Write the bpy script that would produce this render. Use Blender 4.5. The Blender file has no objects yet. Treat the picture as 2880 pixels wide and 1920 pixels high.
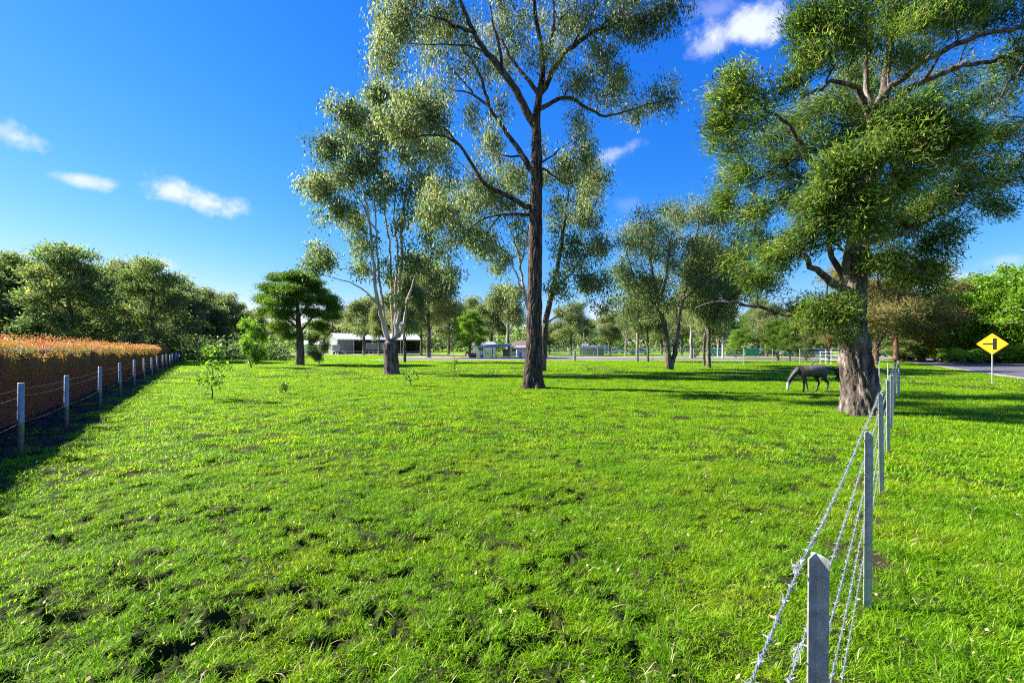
import bpy, math
import numpy as np
from mathutils import Vector, Matrix

sc = bpy.context.scene
COL = sc.collection
R = math.radians
# ------------------------------------------------------------------ camera, sky, sun, exposure
F, CX, HV, EYE = 1078.0, 1176.0, 796.0, 2.1     # focal length and horizon of the photograph (2352 px wide view)
cam = bpy.data.cameras.new('camera'); cam.lens = 16.5; cam.sensor_width = 36.0
cam.shift_y = 12.0 / 2352.0; cam.clip_start = 0.02; cam.clip_end = 6000
camo = bpy.data.objects.new('camera', cam); COL.objects.link(camo)
camo.location = (0, 0, EYE); camo.rotation_euler = (R(90), 0, 0); sc.camera = camo

LIGHT = Vector((1.0, -0.24, 0.0)).normalized()   # way the shadows fall
ELEV = R(35)
sun = bpy.data.lights.new('sun', 'SUN'); sun.energy = 4.5; sun.angle = R(0.5); sun.color = (1.0, 0.94, 0.84)
suno = bpy.data.objects.new('sun', sun); COL.objects.link(suno); suno.location = (-30, 10, 40)
sd = Vector((LIGHT.x * math.cos(ELEV), LIGHT.y * math.cos(ELEV), -math.sin(ELEV)))
suno.rotation_euler = sd.to_track_quat('-Z', 'Y').to_euler()

world = bpy.data.worlds.new('World'); sc.world = world; world.use_nodes = True
SKY_STRENGTH = 0.15
wn, wl = world.node_tree.nodes, world.node_tree.links
wn.clear()
def WN(t, **k):
    n = wn.new(t)
    for a, b in k.items(): setattr(n, a, b)
    return n
def wmath(op, a, b=None, c=None):
    n = WN('ShaderNodeMath', operation=op)
    for i, s in enumerate((a, b, c)):
        if s is None: continue
        if isinstance(s, (int, float)): n.inputs[i].default_value = s
        else: wl.new(s, n.inputs[i])
    return n.outputs[0]
sky = WN('ShaderNodeTexSky', sky_type='NISHITA'); sky.sun_disc = False
sky.sun_elevation = ELEV; sky.sun_rotation = math.atan2(-LIGHT.x, -LIGHT.y)
sky.altitude = 50; sky.air_density = 1.0; sky.dust_density = 0.1; sky.ozone_density = 2.5
hs = WN('ShaderNodeHueSaturation'); hs.inputs['Saturation'].default_value = 1.0; hs.inputs['Value'].default_value = 1.0
spc = WN('ShaderNodeSeparateColor'); wl.new(sky.outputs[0], spc.inputs[0]); cmb = WN('ShaderNodeCombineColor')
for i, (k, e) in enumerate([(.036, 2.15), (.215, 1.08), (1.15, .35)]):      # film response of the sky's three colours
    wl.new(wmath('MULTIPLY', wmath('POWER', spc.outputs[i], e), k), cmb.inputs[i])
wl.new(cmb.outputs[0], hs.inputs['Color'])
tc = WN('ShaderNodeTexCoord')
nz = WN('ShaderNodeTexNoise'); nz.inputs['Scale'].default_value = 13; nz.inputs['Detail'].default_value = 8; nz.inputs['Roughness'].default_value = 0.62
nz2 = WN('ShaderNodeTexNoise'); nz2.inputs['Scale'].default_value = 34; nz2.inputs['Detail'].default_value = 8; nz2.inputs['Roughness'].default_value = 0.65
wl.new(tc.outputs['Generated'], nz.inputs['Vector']); wl.new(tc.outputs['Generated'], nz2.inputs['Vector'])
dens = None
# clouds stand in fixed directions of the sky: (u, v, half width, half height, tilt, strength)
for (u, v, wu, wv, tl, st) in [(40, 316, 70, 36, 0, .75), (190, 414, 66, 20, 4, .8), (410, 446, 66, 42, -2, 1.0), (470, 464, 88, 34, -6, .95), (355, 607, 60, 20, 0, .8),
                               (1420, 350, 72, 24, 14, .5), (1700, 70, 130, 46, -8, 1.0), (1650, 95, 80, 34, 0, .6), (1640, 22, 60, 26, -10, .25), (1750, 55, 80, 34, 0, .9),
                               (2195, 648, 75, 26, 0, .7), (1395, 722, 60, 30, 0, .7), (1440, 470, 40, 25, 0, .12), (1895, 775, 60, 25, 0, .8), (2310, 600, 60, 18, 0, .3),
                               (1560, 560, 60, 26, 0, .25), (760, 712, 80, 18, 0, .35)]:
    d = Vector(((u - CX) / F, 1.0, (HV - v) / F)); L = d.length; d.normalize()
    tx = Vector((0, 0, 1)).cross(d).normalized() * -1; ty = d.cross(tx).normalized() * -1
    if ty.z < 0: ty = -ty
    ca, sa = math.cos(R(tl)), math.sin(R(tl))
    ax = (tx * ca + ty * sa); ay = (ty * ca - tx * sa)
    k = L * F
    def dot(vec):
        n = WN('ShaderNodeVectorMath', operation='DOT_PRODUCT'); wl.new(tc.outputs['Generated'], n.inputs[0]); n.inputs[1].default_value = vec
        return n.outputs['Value']
    a = wmath('MULTIPLY', dot(ax), k / wu); b = wmath('MULTIPLY', dot(ay), k / wv)
    r2 = wmath('SQRT', wmath('ADD', wmath('MULTIPLY', a, a), wmath('MULTIPLY', b, b)))
    nn = wmath('ADD', wmath('MULTIPLY', nz.outputs['Fac'], 2.4), wmath('MULTIPLY', nz2.outputs['Fac'], 1.1))
    f = wmath('SUBTRACT', wmath('SUBTRACT', nn, 0.72), r2)
    mr = WN('ShaderNodeMapRange', interpolation_type='SMOOTHSTEP'); wl.new(f, mr.inputs['Value'])
    mr.inputs['From Min'].default_value = -0.05; mr.inputs['From Max'].default_value = .95
    mr.inputs['To Min'].default_value = 0; mr.inputs['To Max'].default_value = st
    fwd = wmath('GREATER_THAN', dot(d), 0.5)
    m = wmath('MULTIPLY', mr.outputs[0], fwd)
    dens = m if dens is None else wmath('MAXIMUM', dens, m)
dens = wmath('MINIMUM', dens, 0.93)
mix = WN('ShaderNodeMix', data_type='RGBA'); wl.new(dens, mix.inputs['Factor']); wl.new(hs.outputs[0], mix.inputs['A'])
mix.inputs['B'].default_value = (1.85, 1.98, 2.2, 1)
bg = WN('ShaderNodeBackground'); bg.inputs['Strength'].default_value = SKY_STRENGTH
wo = WN('ShaderNodeOutputWorld'); wl.new(mix.outputs['Result'], bg.inputs['Color']); wl.new(bg.outputs[0], wo.inputs['Surface'])
sc.view_settings.view_transform = 'Standard'; sc.view_settings.look = 'None'
sc.view_settings.exposure = 1.82; sc.view_settings.gamma = 1.0; sc.view_settings.use_curve_mapping = False
sc.cycles.pixel_filter_type = 'BLACKMAN_HARRIS'; sc.cycles.filter_width = 1.15
sc.cycles.use_denoising = False        # keeps leaves and blades crisp
sc.cycles.max_bounces = 8; sc.cycles.transmission_bounces = 5; sc.cycles.diffuse_bounces = 4; sc.cycles.transparent_max_bounces = 8

# ------------------------------------------------------------------ helpers
def W(u, v, d): return np.array([(u - CX) / F * d, d, EYE - (v - HV) / F * d])
def gd(v): return EYE * F / (v - HV)
def gx(u, d): return (u - CX) / F * d
def norm(a): return a / np.maximum(np.linalg.norm(a, axis=-1, keepdims=True), 1e-9)

def vnoise(x, y, scale, seed):
    x = np.asarray(x) / scale + seed * 17.3; y = np.asarray(y) / scale - seed * 9.1
    xi, yi = np.floor(x), np.floor(y); fx, fy = x - xi, y - yi
    fx = fx * fx * (3 - 2 * fx); fy = fy * fy * (3 - 2 * fy)
    def h(a, b):
        s = np.sin(a * 127.1 + b * 311.7 + seed * 74.7) * 43758.5453
        return s - np.floor(s)
    return (h(xi, yi) * (1 - fx) + h(xi + 1, yi) * fx) * (1 - fy) + (h(xi, yi + 1) * (1 - fx) + h(xi + 1, yi + 1) * fx) * fy - 0.5

rs = np.random.RandomState(4)
# hoof pocks and bare hollows in the turf: x, y, half length, half width, depth, angle
PITS = []
for _ in range(2300):
    y = 2.6 + 15 * rs.rand() ** .95
    x = (rs.rand() * 2 - 1) * (y * 1.12 + 0.4)
    if x > 0.98 + .83 * (y - 1.53) - 0.1 and rs.rand() < .85: continue
    keep = 1.0 if x < y * 0.15 else 0.35
    if rs.rand() > keep: continue
    s = rs.rand()
    PITS.append((x, y, 0.045 + .075 * s * s + .04 * rs.rand(), 0.032 + .03 * rs.rand(), 0.08 + .09 * rs.rand(), R(-30 + 50 * rs.rand() + (90 if rs.rand() < .25 else 0))))
for (u, v, a, b, dp) in [(790, 1275, .15, .07, .13), (1160, 1190, .08, .10, .11), (1180, 1375, .07, .12, .12), (1440, 1500, .08, .10, .11), (1000, 1335, .11, .04, .09),
                         (760, 1390, .09, .04, .08), (250, 1290, .09, .03, .1), (330, 1500, .07, .04, .12), (880, 1200, .04, .07, .08), (1640, 1160, .06, .06, .06),
                         (640, 1570, .10, .04, .12), (420, 1410, .12, .035, .12), (1300, 1260, .05, .05, .06), (900, 1370, .07, .05, .09), (560, 1040, .07, .05, .08),
                         (2250, 1410, .16, .05, .03), (2180, 1330, .10, .05, .03)]:
    d = gd(v); PITS.append((gx(u, d), d, a, b, dp, R(20)))
PITS = np.array(PITS)

def pitfield(x, y):
    x = np.asarray(x, float); y = np.asarray(y, float); z = np.zeros(x.shape); m = np.zeros(x.shape)
    near = np.where((y > 1.5) & (y < 19) & (np.abs(x) < 24))[0]
    if len(near) == 0: return z, m
    xn, yn = x[near], y[near]; zz = np.zeros(len(near)); mm = np.zeros(len(near))
    o = np.argsort(yn); ys = yn[o]
    for (px, py, a, b, dp, an) in PITS:
        i0, i1 = np.searchsorted(ys, py - 3 * a), np.searchsorted(ys, py + 3 * a)
        k = o[i0:i1]; dx, dy = xn[k] - px, yn[k] - py
        kk = np.abs(dx) < 3 * a
        k = k[kk]; dx, dy = dx[kk], dy[kk]
        c, s = math.cos(an), math.sin(an)
        q = ((dx * c + dy * s) / a) ** 2 + ((-dx * s + dy * c) / b) ** 2
        q *= 1 + 0.5 * np.sin(dx * 60 + py * 9) * np.sin(dy * 47)
        g = np.exp(-q * 1.1); rim = np.exp(-(np.sqrt(q) - 1.45) ** 2 * 5)
        zz[k] = np.where(g > .12, np.minimum(zz[k], -1.3 * dp * g), zz[k]) + dp * .15 * rim * (zz[k] > -.01)
        mm[k] = np.maximum(mm[k], np.exp(-q * 2.0))
    z[near] = zz; m[near] = mm
    return z, m

FENCE_A = lambda y: -9.72 - .65 * (y - 9.28)          # left fence line x(y)
FENCE_B = lambda y: 0.98 + .83 * (y - 1.53)           # right fence line x(y)
def undul(x, y):
    x = np.asarray(x, float); y = np.asarray(y, float)
    r = np.hypot(x, y)
    fade = np.clip(1.3 - r / 70, 0, 1)
    z = vnoise(x, y, 2.3, 1) * .075 * fade + vnoise(x, y, .85, 2) * .075 * np.clip(1.2 - r / 28, 0, 1) + vnoise(x, y, .31, 3) * .06 + vnoise(x, y, .13, 4) * .022 * np.clip(1.2 - r / 18, 0, 1)
    z += vnoise(x, y, 9, 7) * .10 * np.clip(r / 15, 0, 1) * np.clip(2 - r / 60, 0, 1)
    road = np.clip((x - (34.6 + .62 * (y - 24)) + 8.5) / 3.0, 0, 1) * np.clip((34.6 + .62 * (y - 24) + 8.5 - x) / 3.0, 0, 1)
    road = np.maximum(road, np.clip((y - 68) / 3, 0, 1) * np.clip((x + 22) / 4, 0, 1))
    return z * (1 - road)
def gz(x, y):
    x = np.atleast_1d(np.asarray(x, float)); y = np.atleast_1d(np.asarray(y, float))
    return undul(x, y) + pitfield(x, y)[0]
def gz1(x, y): return float(gz(x, y)[0])

def mesh_np(name, V, Fq, mat, attrs=None, smooth=False, mats=None, midx=None):
    V = np.asarray(V, np.float32); Fq = np.asarray(Fq, np.int32); k = Fq.shape[1]
    me = bpy.data.meshes.new(name); me.vertices.add(len(V)); me.vertices.foreach_set('co', V.ravel())
    me.loops.add(Fq.size); me.loops.foreach_set('vertex_index', Fq.ravel())
    me.polygons.add(len(Fq)); me.polygons.foreach_set('loop_start', np.arange(0, Fq.size, k, dtype=np.int32))
    try: me.polygons.foreach_set('loop_total', np.full(len(Fq), k, np.int32))
    except Exception: pass
    if smooth: me.polygons.foreach_set('use_smooth', np.ones(len(Fq), bool))
    if midx is not None: me.polygons.foreach_set('material_index', np.asarray(midx, np.int32))
    for m in (mats or [mat]): me.materials.append(m)
    for a, (dom, arr) in (attrs or {}).items():
        at = me.attributes.new(a, 'FLOAT', dom); at.data.foreach_set('value', np.asarray(arr, np.float32))
    me.update(calc_edges=True); me.validate(verbose=False)
    return me

def link(name, me, parent=None, loc=None, rot=None):
    o = bpy.data.objects.new(name, me); COL.objects.link(o)
    if parent is not None: o.parent = parent
    if loc is not None: o.location = loc
    if rot is not None: o.rotation_euler = rot
    return o
def tag(o, label=None, cat=None, group=None, kind=None):
    if label: o['label'] = label
    if cat: o['category'] = cat
    if group: o['group'] = group
    if kind: o['kind'] = kind
    return o
def root(name, label, cat, loc, rz=0, group=None):
    o = link(name, None, None, loc, (0, 0, rz)); o.empty_display_size = .3
    return tag(o, label, cat, group)
def copy_thing(o, name=None):
    r = o.copy(); COL.objects.link(r)
    for k in ('group',):
        if k in r: del r[k]
    for ch in [c for c in bpy.data.objects if c.parent == o]:
        c = ch.copy(); COL.objects.link(c); c.parent = r
        for g in [c2 for c2 in bpy.data.objects if c2.parent == ch]:
            d = g.copy(); COL.objects.link(d); d.parent = c
    return r

class MB:
    """collects simple shapes into one mesh"""
    def __init__(s): s.V = []; s.Fc = []; s.n = 0
    def add(s, V, Fc):
        s.V.extend([tuple(v) for v in V]); s.Fc.extend([tuple(i + s.n for i in f) for f in Fc]); s.n += len(V); return s
    def box(s, x0, x1, y0, y1, z0, z1, M=None):
        V = [(x0, y0, z0), (x1, y0, z0), (x1, y1, z0), (x0, y1, z0), (x0, y0, z1), (x1, y0, z1), (x1, y1, z1), (x0, y1, z1)]
        if M is not None: V = [tuple(M @ Vector(v)) for v in V]
        return s.add(V, [(0, 3, 2, 1), (4, 5, 6, 7), (0, 1, 5, 4), (1, 2, 6, 5), (2, 3, 7, 6), (3, 0, 4, 7)])
    def tube(s, pts, r, n=8, cap=True):
        V, Q = tube_np(np.array(pts, float), np.full(len(pts), r) if np.isscalar(r) else np.array(r, float), n)
        s.add(V, Q.tolist())
        if cap:
            s.Fc.append(tuple(s.n - len(V) + i for i in range(n))[::-1]); s.Fc.append(tuple(s.n - n + i for i in range(n)))
        return s
    def prism(s, poly, y0, y1, axis='y'):
        n = len(poly)
        if axis == 'y': V = [(a, y0, b) for a, b in poly] + [(a, y1, b) for a, b in poly]
        elif axis == 'x': V = [(y0, a, b) for a, b in poly] + [(y1, a, b) for a, b in poly]
        else: V = [(a, b, y0) for a, b in poly] + [(a, b, y1) for a, b in poly]
        return s.add(V, [tuple(range(n))[::-1], tuple(range(n, 2 * n))] + [(i, (i + 1) % n, (i + 1) % n + n, i + n) for i in range(n)])
    def build(s, name, mat, parent=None, loc=None, rot=None, smooth=False, bevel=0):
        me = bpy.data.meshes.new(name); me.from_pydata(s.V, [], s.Fc); me.materials.append(mat)
        import bmesh
        bm = bmesh.new(); bm.from_mesh(me); bmesh.ops.recalc_face_normals(bm, faces=bm.faces)
        if bevel: bmesh.ops.bevel(bm, geom=list(bm.edges), offset=bevel, segments=2, affect='EDGES', clamp_overlap=True)
        bm.to_mesh(me); bm.free()
        if smooth: me.polygons.foreach_set('use_smooth', np.ones(len(me.polygons), bool))
        return link(name, me, parent, loc, rot)

def tube_np(P, rad, n, noise=None):
    P = np.asarray(P, float); m = len(P)
    T = np.empty_like(P); T[1:-1] = P[2:] - P[:-2]; T[0] = P[1] - P[0]; T[-1] = P[-1] - P[-2]; T = norm(T)
    ref = np.array([1., 0, 0]) if abs(T[0][0]) < .8 else np.array([0., 1, 0])
    N1 = np.empty_like(P); a = ref - T[0] * ref.dot(T[0]); N1[0] = a / np.linalg.norm(a)
    for i in range(1, m):
        a = N1[i - 1] - T[i] * N1[i - 1].dot(T[i]); l = np.linalg.norm(a); N1[i] = a / l if l > 1e-6 else N1[i - 1]
    N2 = np.cross(T, N1)
    th = np.arange(n) * 2 * math.pi / n
    rr = rad[:, None] * (np.ones((m, n)) if noise is None else noise)
    V = P[:, None, :] + rr[..., None] * (np.cos(th)[None, :, None] * N1[:, None, :] + np.sin(th)[None, :, None] * N2[:, None, :])
    i = np.arange(m - 1)[:, None] * n; j = np.arange(n)[None, :]; j2 = (j + 1) % n
    Q = np.stack([i + j, i + j2, i + n + j2, i + n + j], -1).reshape(-1, 4)
    return V.reshape(-1, 3), Q

# ------------------------------------------------------------------ materials
def newmat(name):
    m = bpy.data.materials.new(name); m.use_nodes = True; m.node_tree.nodes.clear(); return m, m.node_tree.nodes, m.node_tree.links
def simple(name, col, rough=.6, metal=0, var=.12, scale=8, bump=0, bscale=40, emit=None, alpha=None, col2=None, spec=.5):
    m, n, l = newmat(name)
    out = n.new('ShaderNodeOutputMaterial'); p = n.new('ShaderNodeBsdfPrincipled'); l.new(p.outputs[0], out.inputs[0])
    t = n.new('ShaderNodeTexCoord'); nz = n.new('ShaderNodeTexNoise'); nz.inputs['Scale'].default_value = scale; nz.inputs['Detail'].default_value = 6
    l.new(t.outputs['Object'], nz.inputs['Vector'])
    r = n.new('ShaderNodeValToRGB'); l.new(nz.outputs['Fac'], r.inputs[0])
    c = np.array(col[:3]); c2 = np.array(col2[:3]) if col2 is not None else c * (1 + var)
    r.color_ramp.elements[0].position = .32; r.color_ramp.elements[1].position = .68
    r.color_ramp.elements[0].color = (*(c * (1 - var)), 1); r.color_ramp.elements[1].color = (*c2, 1)
    l.new(r.outputs[0], p.inputs['Base Color'])
    p.inputs['Roughness'].default_value = rough; p.inputs['Metallic'].default_value = metal; p.inputs['Specular IOR Level'].default_value = spec
    if bump:
        b = n.new('ShaderNodeBump'); b.inputs['Strength'].default_value = bump; b.inputs['Distance'].default_value = .02
        nb = n.new('ShaderNodeTexNoise'); nb.inputs['Scale'].default_value = bscale; nb.inputs['Detail'].default_value = 8
        l.new(t.outputs['Object'], nb.inputs['Vector']); l.new(nb.outputs['Fac'], b.inputs['Height']); l.new(b.outputs[0], p.inputs['Normal'])
    return m
def leafmat(name, cols, trans=.35, rough=.45, spec=.4, tcol=1.3):
    m, n, l = newmat(name)
    out = n.new('ShaderNodeOutputMaterial'); p = n.new('ShaderNodeBsdfPrincipled'); tr = n.new('ShaderNodeBsdfTranslucent'); mx = n.new('ShaderNodeMixShader')
    a = n.new('ShaderNodeAttribute'); a.attribute_name = 'rnd'
    r = n.new('ShaderNodeValToRGB'); l.new(a.outputs['Fac'], r.inputs[0])
    el = r.color_ramp.elements
    while len(el) < len(cols): el.new(.5)
    for i, (pos, c) in enumerate(cols): el[i].position = pos; el[i].color = (*c, 1)
    l.new(r.outputs[0], p.inputs['Base Color'])
    g = n.new('ShaderNodeMix'); g.data_type = 'RGBA'; g.blend_type = 'MULTIPLY'; g.inputs['Factor'].default_value = 1
    l.new(r.outputs[0], g.inputs['A']); g.inputs['B'].default_value = (1.12 * tcol, 1.28 * tcol, .75 * tcol, 1)
    l.new(g.outputs['Result'], tr.inputs['Color'])
    p.inputs['Roughness'].default_value = rough; p.inputs['Specular IOR Level'].default_value = spec
    mx.inputs[0].default_value = trans; l.new(p.outputs[0], mx.inputs[1]); l.new(tr.outputs[0], mx.inputs[2]); l.new(mx.outputs[0], out.inputs[0])
    return m
def barkmat(name, c1, c2, c3=None, scale=6, stretch=.18, bump=.8, rough=.9, dist=.04):
    m, n, l = newmat(name)
    out = n.new('ShaderNodeOutputMaterial'); p = n.new('ShaderNodeBsdfPrincipled'); l.new(p.outputs[0], out.inputs[0])
    t = n.new('ShaderNodeTexCoord'); mp = n.new('ShaderNodeMapping'); mp.inputs['Scale'].default_value = (1, 1, stretch); l.new(t.outputs['Object'], mp.inputs['Vector'])
    nz = n.new('ShaderNodeTexNoise'); nz.inputs['Scale'].default_value = scale; nz.inputs['Detail'].default_value = 9; nz.inputs['Roughness'].default_value = .65; nz.inputs['Distortion'].default_value = .6
    l.new(mp.outputs[0], nz.inputs['Vector'])
    r = n.new('ShaderNodeValToRGB'); l.new(nz.outputs['Fac'], r.inputs[0]); el = r.color_ramp.elements
    el[0].position = .41; el[0].color = (*c1, 1); el[1].position = .57; el[1].color = (*c2, 1)
    if c3: e = el.new(.68); e.color = (*c3, 1)
    l.new(r.outputs[0], p.inputs['Base Color']); p.inputs['Roughness'].default_value = rough; p.inputs['Specular IOR Level'].default_value = .2
    nb = n.new('ShaderNodeTexNoise'); nb.inputs['Scale'].default_value = scale * 3; nb.inputs['Detail'].default_value = 8; l.new(mp.outputs[0], nb.inputs['Vector'])
    b = n.new('ShaderNodeBump'); b.inputs['Strength'].default_value = bump; b.inputs['Distance'].default_value = dist; l.new(nb.outputs['Fac'], b.inputs['Height']); l.new(b.outputs[0], p.inputs['Normal'])
    return m
M = {}
M['euc'] = leafmat('eucalypt leaves', [(0, (.050, .072, .028)), (.45, (.150, .190, .075)), (.8, (.27, .31, .14)), (.93, (.40, .41, .20)), (1, (.40, .27, .12))], .52, .5, .4)
M['euc2'] = leafmat('pale eucalypt leaves', [(0, (.055, .082, .032)), (.5, (.160, .205, .085)), (.85, (.29, .335, .16)), (1, (.38, .31, .14))], .52, .55, .3)
M['needle'] = leafmat('paperbark needles', [(0, (.040, .066, .018)), (.4, (.100, .165, .036)), (.72, (.24, .34, .060)), (.90, (.42, .50, .12)), (1, (.32, .22, .12))], .52, .6, .2)
M['dark'] = leafmat('dark she-oak foliage', [(0, (.042, .066, .028)), (.5, (.140, .195, .065)), (.85, (.26, .31, .100)), (1, (.30, .24, .12))], .52, .55, .3)
M['pine'] = leafmat('round pine foliage', [(0, (.03, .066, .010)), (.5, (.10, .185, .018)), (1, (.21, .31, .03))], .38, .5, .3)
M['bright'] = leafmat('bright leaves', [(0, (.07, .14, .012)), (.5, (.18, .33, .025)), (1, (.33, .46, .045))], .4, .4, .4)
M['yellow'] = leafmat('yellow shrub leaves', [(0, (.20, .20, .01)), (.5, (.40, .36, .015)), (1, (.55, .44, .02))], .35, .5, .3)
M['redleaf'] = leafmat('reddish eucalypt leaves', [(0, (.060, .068, .022)), (.5, (.18, .18, .06)), (.85, (.28, .24, .10)), (1, (.33, .17, .10))], .52, .5, .3)
M['hedge'] = leafmat('hedge leaves', [(0, (.48, .10, .05)), (.22, (.26, .15, .045)), (.42, (.18, .23, .03)), (.60, (.34, .26, .05)), (.78, (.46, .13, .05)), (1, (.55, .13, .11))], .4, .5, .3)
M['grass'] = None
M['bark_iron'] = barkmat('ironbark', (.022, .016, .013), (.115, .085, .066), (.22, .17, .135), 9, .16, 1.0)
M['bark_pale'] = barkmat('pale gum bark', (.26, .20, .16), (.56, .50, .43), (.70, .66, .60), 4, .12, .4)
M['bark_paper'] = barkmat('paperbark', (.045, .035, .028), (.17, .135, .11), (.38, .345, .31), 5, .3, 1.0, dist=.08)
M['bark_mid'] = barkmat('grey brown bark', (.045, .034, .026), (.17, .135, .105), (.28, .23, .18), 5, .2, .8)
M['bark_white'] = barkmat('white gum bark', (.16, .14, .11), (.38, .35, .30), (.52, .49, .44), 3, .2, .3)
M['bark_red'] = barkmat('reddish bark', (.05, .03, .022), (.18, .10, .07), (.28, .18, .13), 5, .2, .8)
M['galv'] = simple('galvanised steel', (.40, .41, .37), .5, .45, .22, 25, .15, 60)
M['pipe'] = simple('galvanised pipe', (.24, .31, .35), .45, .4, .2, 14, .15, 60)
M['wire'] = simple('galvanised wire', (.62, .64, .66), .35, .8, .2, 60)
M['wire_old'] = simple('weathered wire', (.22, .21, .20), .6, .3, .2, 60)
M['grey_post'] = simple('pale painted pole', (.52, .52, .48), .7, 0, .15, 6)
M['timber'] = simple('weathered timber', (.20, .17, .13), .85, 0, .3, 9, .5)
M['shedwall'] = simple('pale green wall sheet', (.20, .235, .19), .55, .1, .05, 2)
M['shedroof'] = simple('white roof sheet', (.72, .74, .72), .4, .1, .05, 3)
M['door_cream'] = simple('cream roller door', (.48, .48, .38), .55, 0, .06, 3)
M['white'] = simple('white paint', (.74, .75, .75), .3, 0, .05, 4)
M['trim'] = simple('grey trim', (.35, .36, .37), .5, 0, .1, 4)
M['greytray'] = simple('grey truck body', (.42, .41, .42), .5, .1, .18, 3)
M['blue'] = simple('blue paint', (.03, .16, .42), .3, 0, .1, 4)
M['tyre'] = simple('tyre rubber', (.015, .015, .015), .85)
M['rim'] = simple('wheel rim', (.5, .5, .52), .3, .8)
M['glass'] = simple('dark car glass', (.02, .03, .04), .06, 0, .1, 3, spec=.9)
M['black'] = simple('black paint', (.012, .012, .014), .3)
M['silver'] = simple('silver car paint', (.42, .46, .50), .28, .5, .04)
M['carwhite'] = simple('white car paint', (.78, .79, .80), .25)
M['carblue'] = simple('dark blue car paint', (.02, .05, .13), .25, .2)
M['carpale'] = simple('pale blue car paint', (.50, .58, .64), .28, .3)
M['redlens'] = simple('red lens', (.5, .02, .01), .2)
M['clear'] = simple('lamp lens', (.8, .8, .75), .15)
M['teal'] = simple('teal mesh cloth', (.02, .30, .24), .7, 0, .2, 3)
M['roofbrown'] = simple('brown tiled roof', (.20, .13, .10), .85, 0, .25, 3)
M['bluebin'] = simple('blue plastic drum', (.01, .15, .55), .35)
M['blueroof'] = simple('blue grey roof sheet', (.36, .34, .29), .5, .1, .12, 3)
M['asphalt'] = simple('asphalt', (.085, .085, .095), .9, 0, .25, 1.2, .4, 60)
M['gravel'] = simple('gravel shoulder', (.34, .27, .23), .95, 0, .25, 1.5, .6, 30)
M['track'] = simple('dirt track', (.30, .25, .20), .95, 0, .25, 1, .5, 20)
M['signyellow'] = simple('yellow sign face', (.85, .50, .01), .4, 0, .03)
M['signblack'] = simple('black sign mark', (.015, .015, .015), .5)
M['straw'] = leafmat('dry leaves', [(0, (.20, .14, .07)), (.5, (.42, .34, .18)), (1, (.60, .52, .34))], .15, .6, .3)
M['soilclod'] = simple('dark clods', (.035, .024, .016), .95, 0, .3, 30, .8, 60)

# ------------------------------------------------------------------ ground
def ground():
    r = [0.0, .35]
    while r[-1] < 9: r.append(r[-1] * 1.0078 + .003)
    while r[-1] < 42: r.append(r[-1] * 1.018)
    while r[-1] < 2600: r.append(r[-1] * 1.06)
    r = np.array(r)
    a1 = np.linspace(-58, 58, 460); a2 = np.linspace(58, 302, 60)[1:-1]
    ang = np.radians(np.concatenate([a1, a2])); na = len(ang)
    X = r[1:, None] * np.sin(ang)[None]; Y = r[1:, None] * np.cos(ang)[None]
    X = X.ravel(); Y = Y.ravel()
    z0 = undul(X, Y); zp, mp = pitfield(X, Y)
    Z = z0 + zp
    V = np.stack([X, Y, Z], 1)
    m = len(r) - 1
    i = np.arange(m - 1)[:, None] * na; j = np.arange(na)[None]; j2 = (j + 1) % na
    Q = np.stack([i + j2, i + j, i + na + j, i + na + j2], -1).reshape(-1, 4)
    soil = np.clip(mp * 1.7 - .5, 0, 1)
    off = X - FENCE_A(Y)
    wob = vnoise(X, Y, 1.3, 11) * 1.0 + vnoise(X, Y, .4, 12) * .5
    strip = np.clip((.55 - off + wob) / .5, 0, 1) * np.clip((off + 5.5) / .5, 0, 1) * (Y > 0)
    offb = np.abs(X - FENCE_B(Y))
    bare = np.clip((.30 - offb + vnoise(X, Y, .5, 14) * .9) / .3, 0, 1) * (Y < 8) * .8
    strip = np.maximum(strip, bare)
    far = np.clip((np.hypot(X, Y) - 35) / 50, 0, 1)
    me = mesh_np('ground', V, Q, GROUND, {'soil': ('POINT', np.maximum(soil, strip)), 'far': ('POINT', far)}, smooth=True)
    # centre fan
    o = link('ground', me); tag(o, kind='structure')
    return o
GROUND, n, l = newmat('paddock turf')
out = n.new('ShaderNodeOutputMaterial'); p = n.new('ShaderNodeBsdfPrincipled'); l.new(p.outputs[0], out.inputs[0])
p.inputs['Roughness'].default_value = .95; p.inputs['Specular IOR Level'].default_value = .1
geo = n.new('ShaderNodeNewGeometry')
def NZ(sc_, det=6, rough=.6):
    q = n.new('ShaderNodeTexNoise'); q.inputs['Scale'].default_value = sc_; q.inputs['Detail'].default_value = det; q.inputs['Roughness'].default_value = rough
    l.new(geo.outputs['Position'], q.inputs['Vector']); return q
def RAMP(src, els):
    q = n.new('ShaderNodeValToRGB'); l.new(src, q.inputs[0]); e = q.color_ramp.elements
    while len(e) < len(els): e.new(.5)
    for i, (po, c) in enumerate(els): e[i].position = po; e[i].color = (*c, 1)
    return q.outputs[0]
def MIXC(f, a, b, mode='MIX'):
    q = n.new('ShaderNodeMix'); q.data_type = 'RGBA'; q.blend_type = mode
    if isinstance(f, (int, float)): q.inputs['Factor'].default_value = f
    else: l.new(f, q.inputs['Factor'])
    for k, s in (('A', a), ('B', b)):
        if isinstance(s, tuple): q.inputs[k].default_value = (*s, 1)
        else: l.new(s, q.inputs[k])
    return q.outputs['Result']
near_c = RAMP(NZ(9).outputs['Fac'], [(.3, (.020, .020, .007)), (.6, (.035, .050, .010)), (.8, (.05, .075, .014))])
far_c = RAMP(NZ(.9, 9, .75).outputs['Fac'], [(.3, (.09, .18, .006)), (.55, (.165, .30, .008)), (.75, (.24, .37, .012))])
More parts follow.
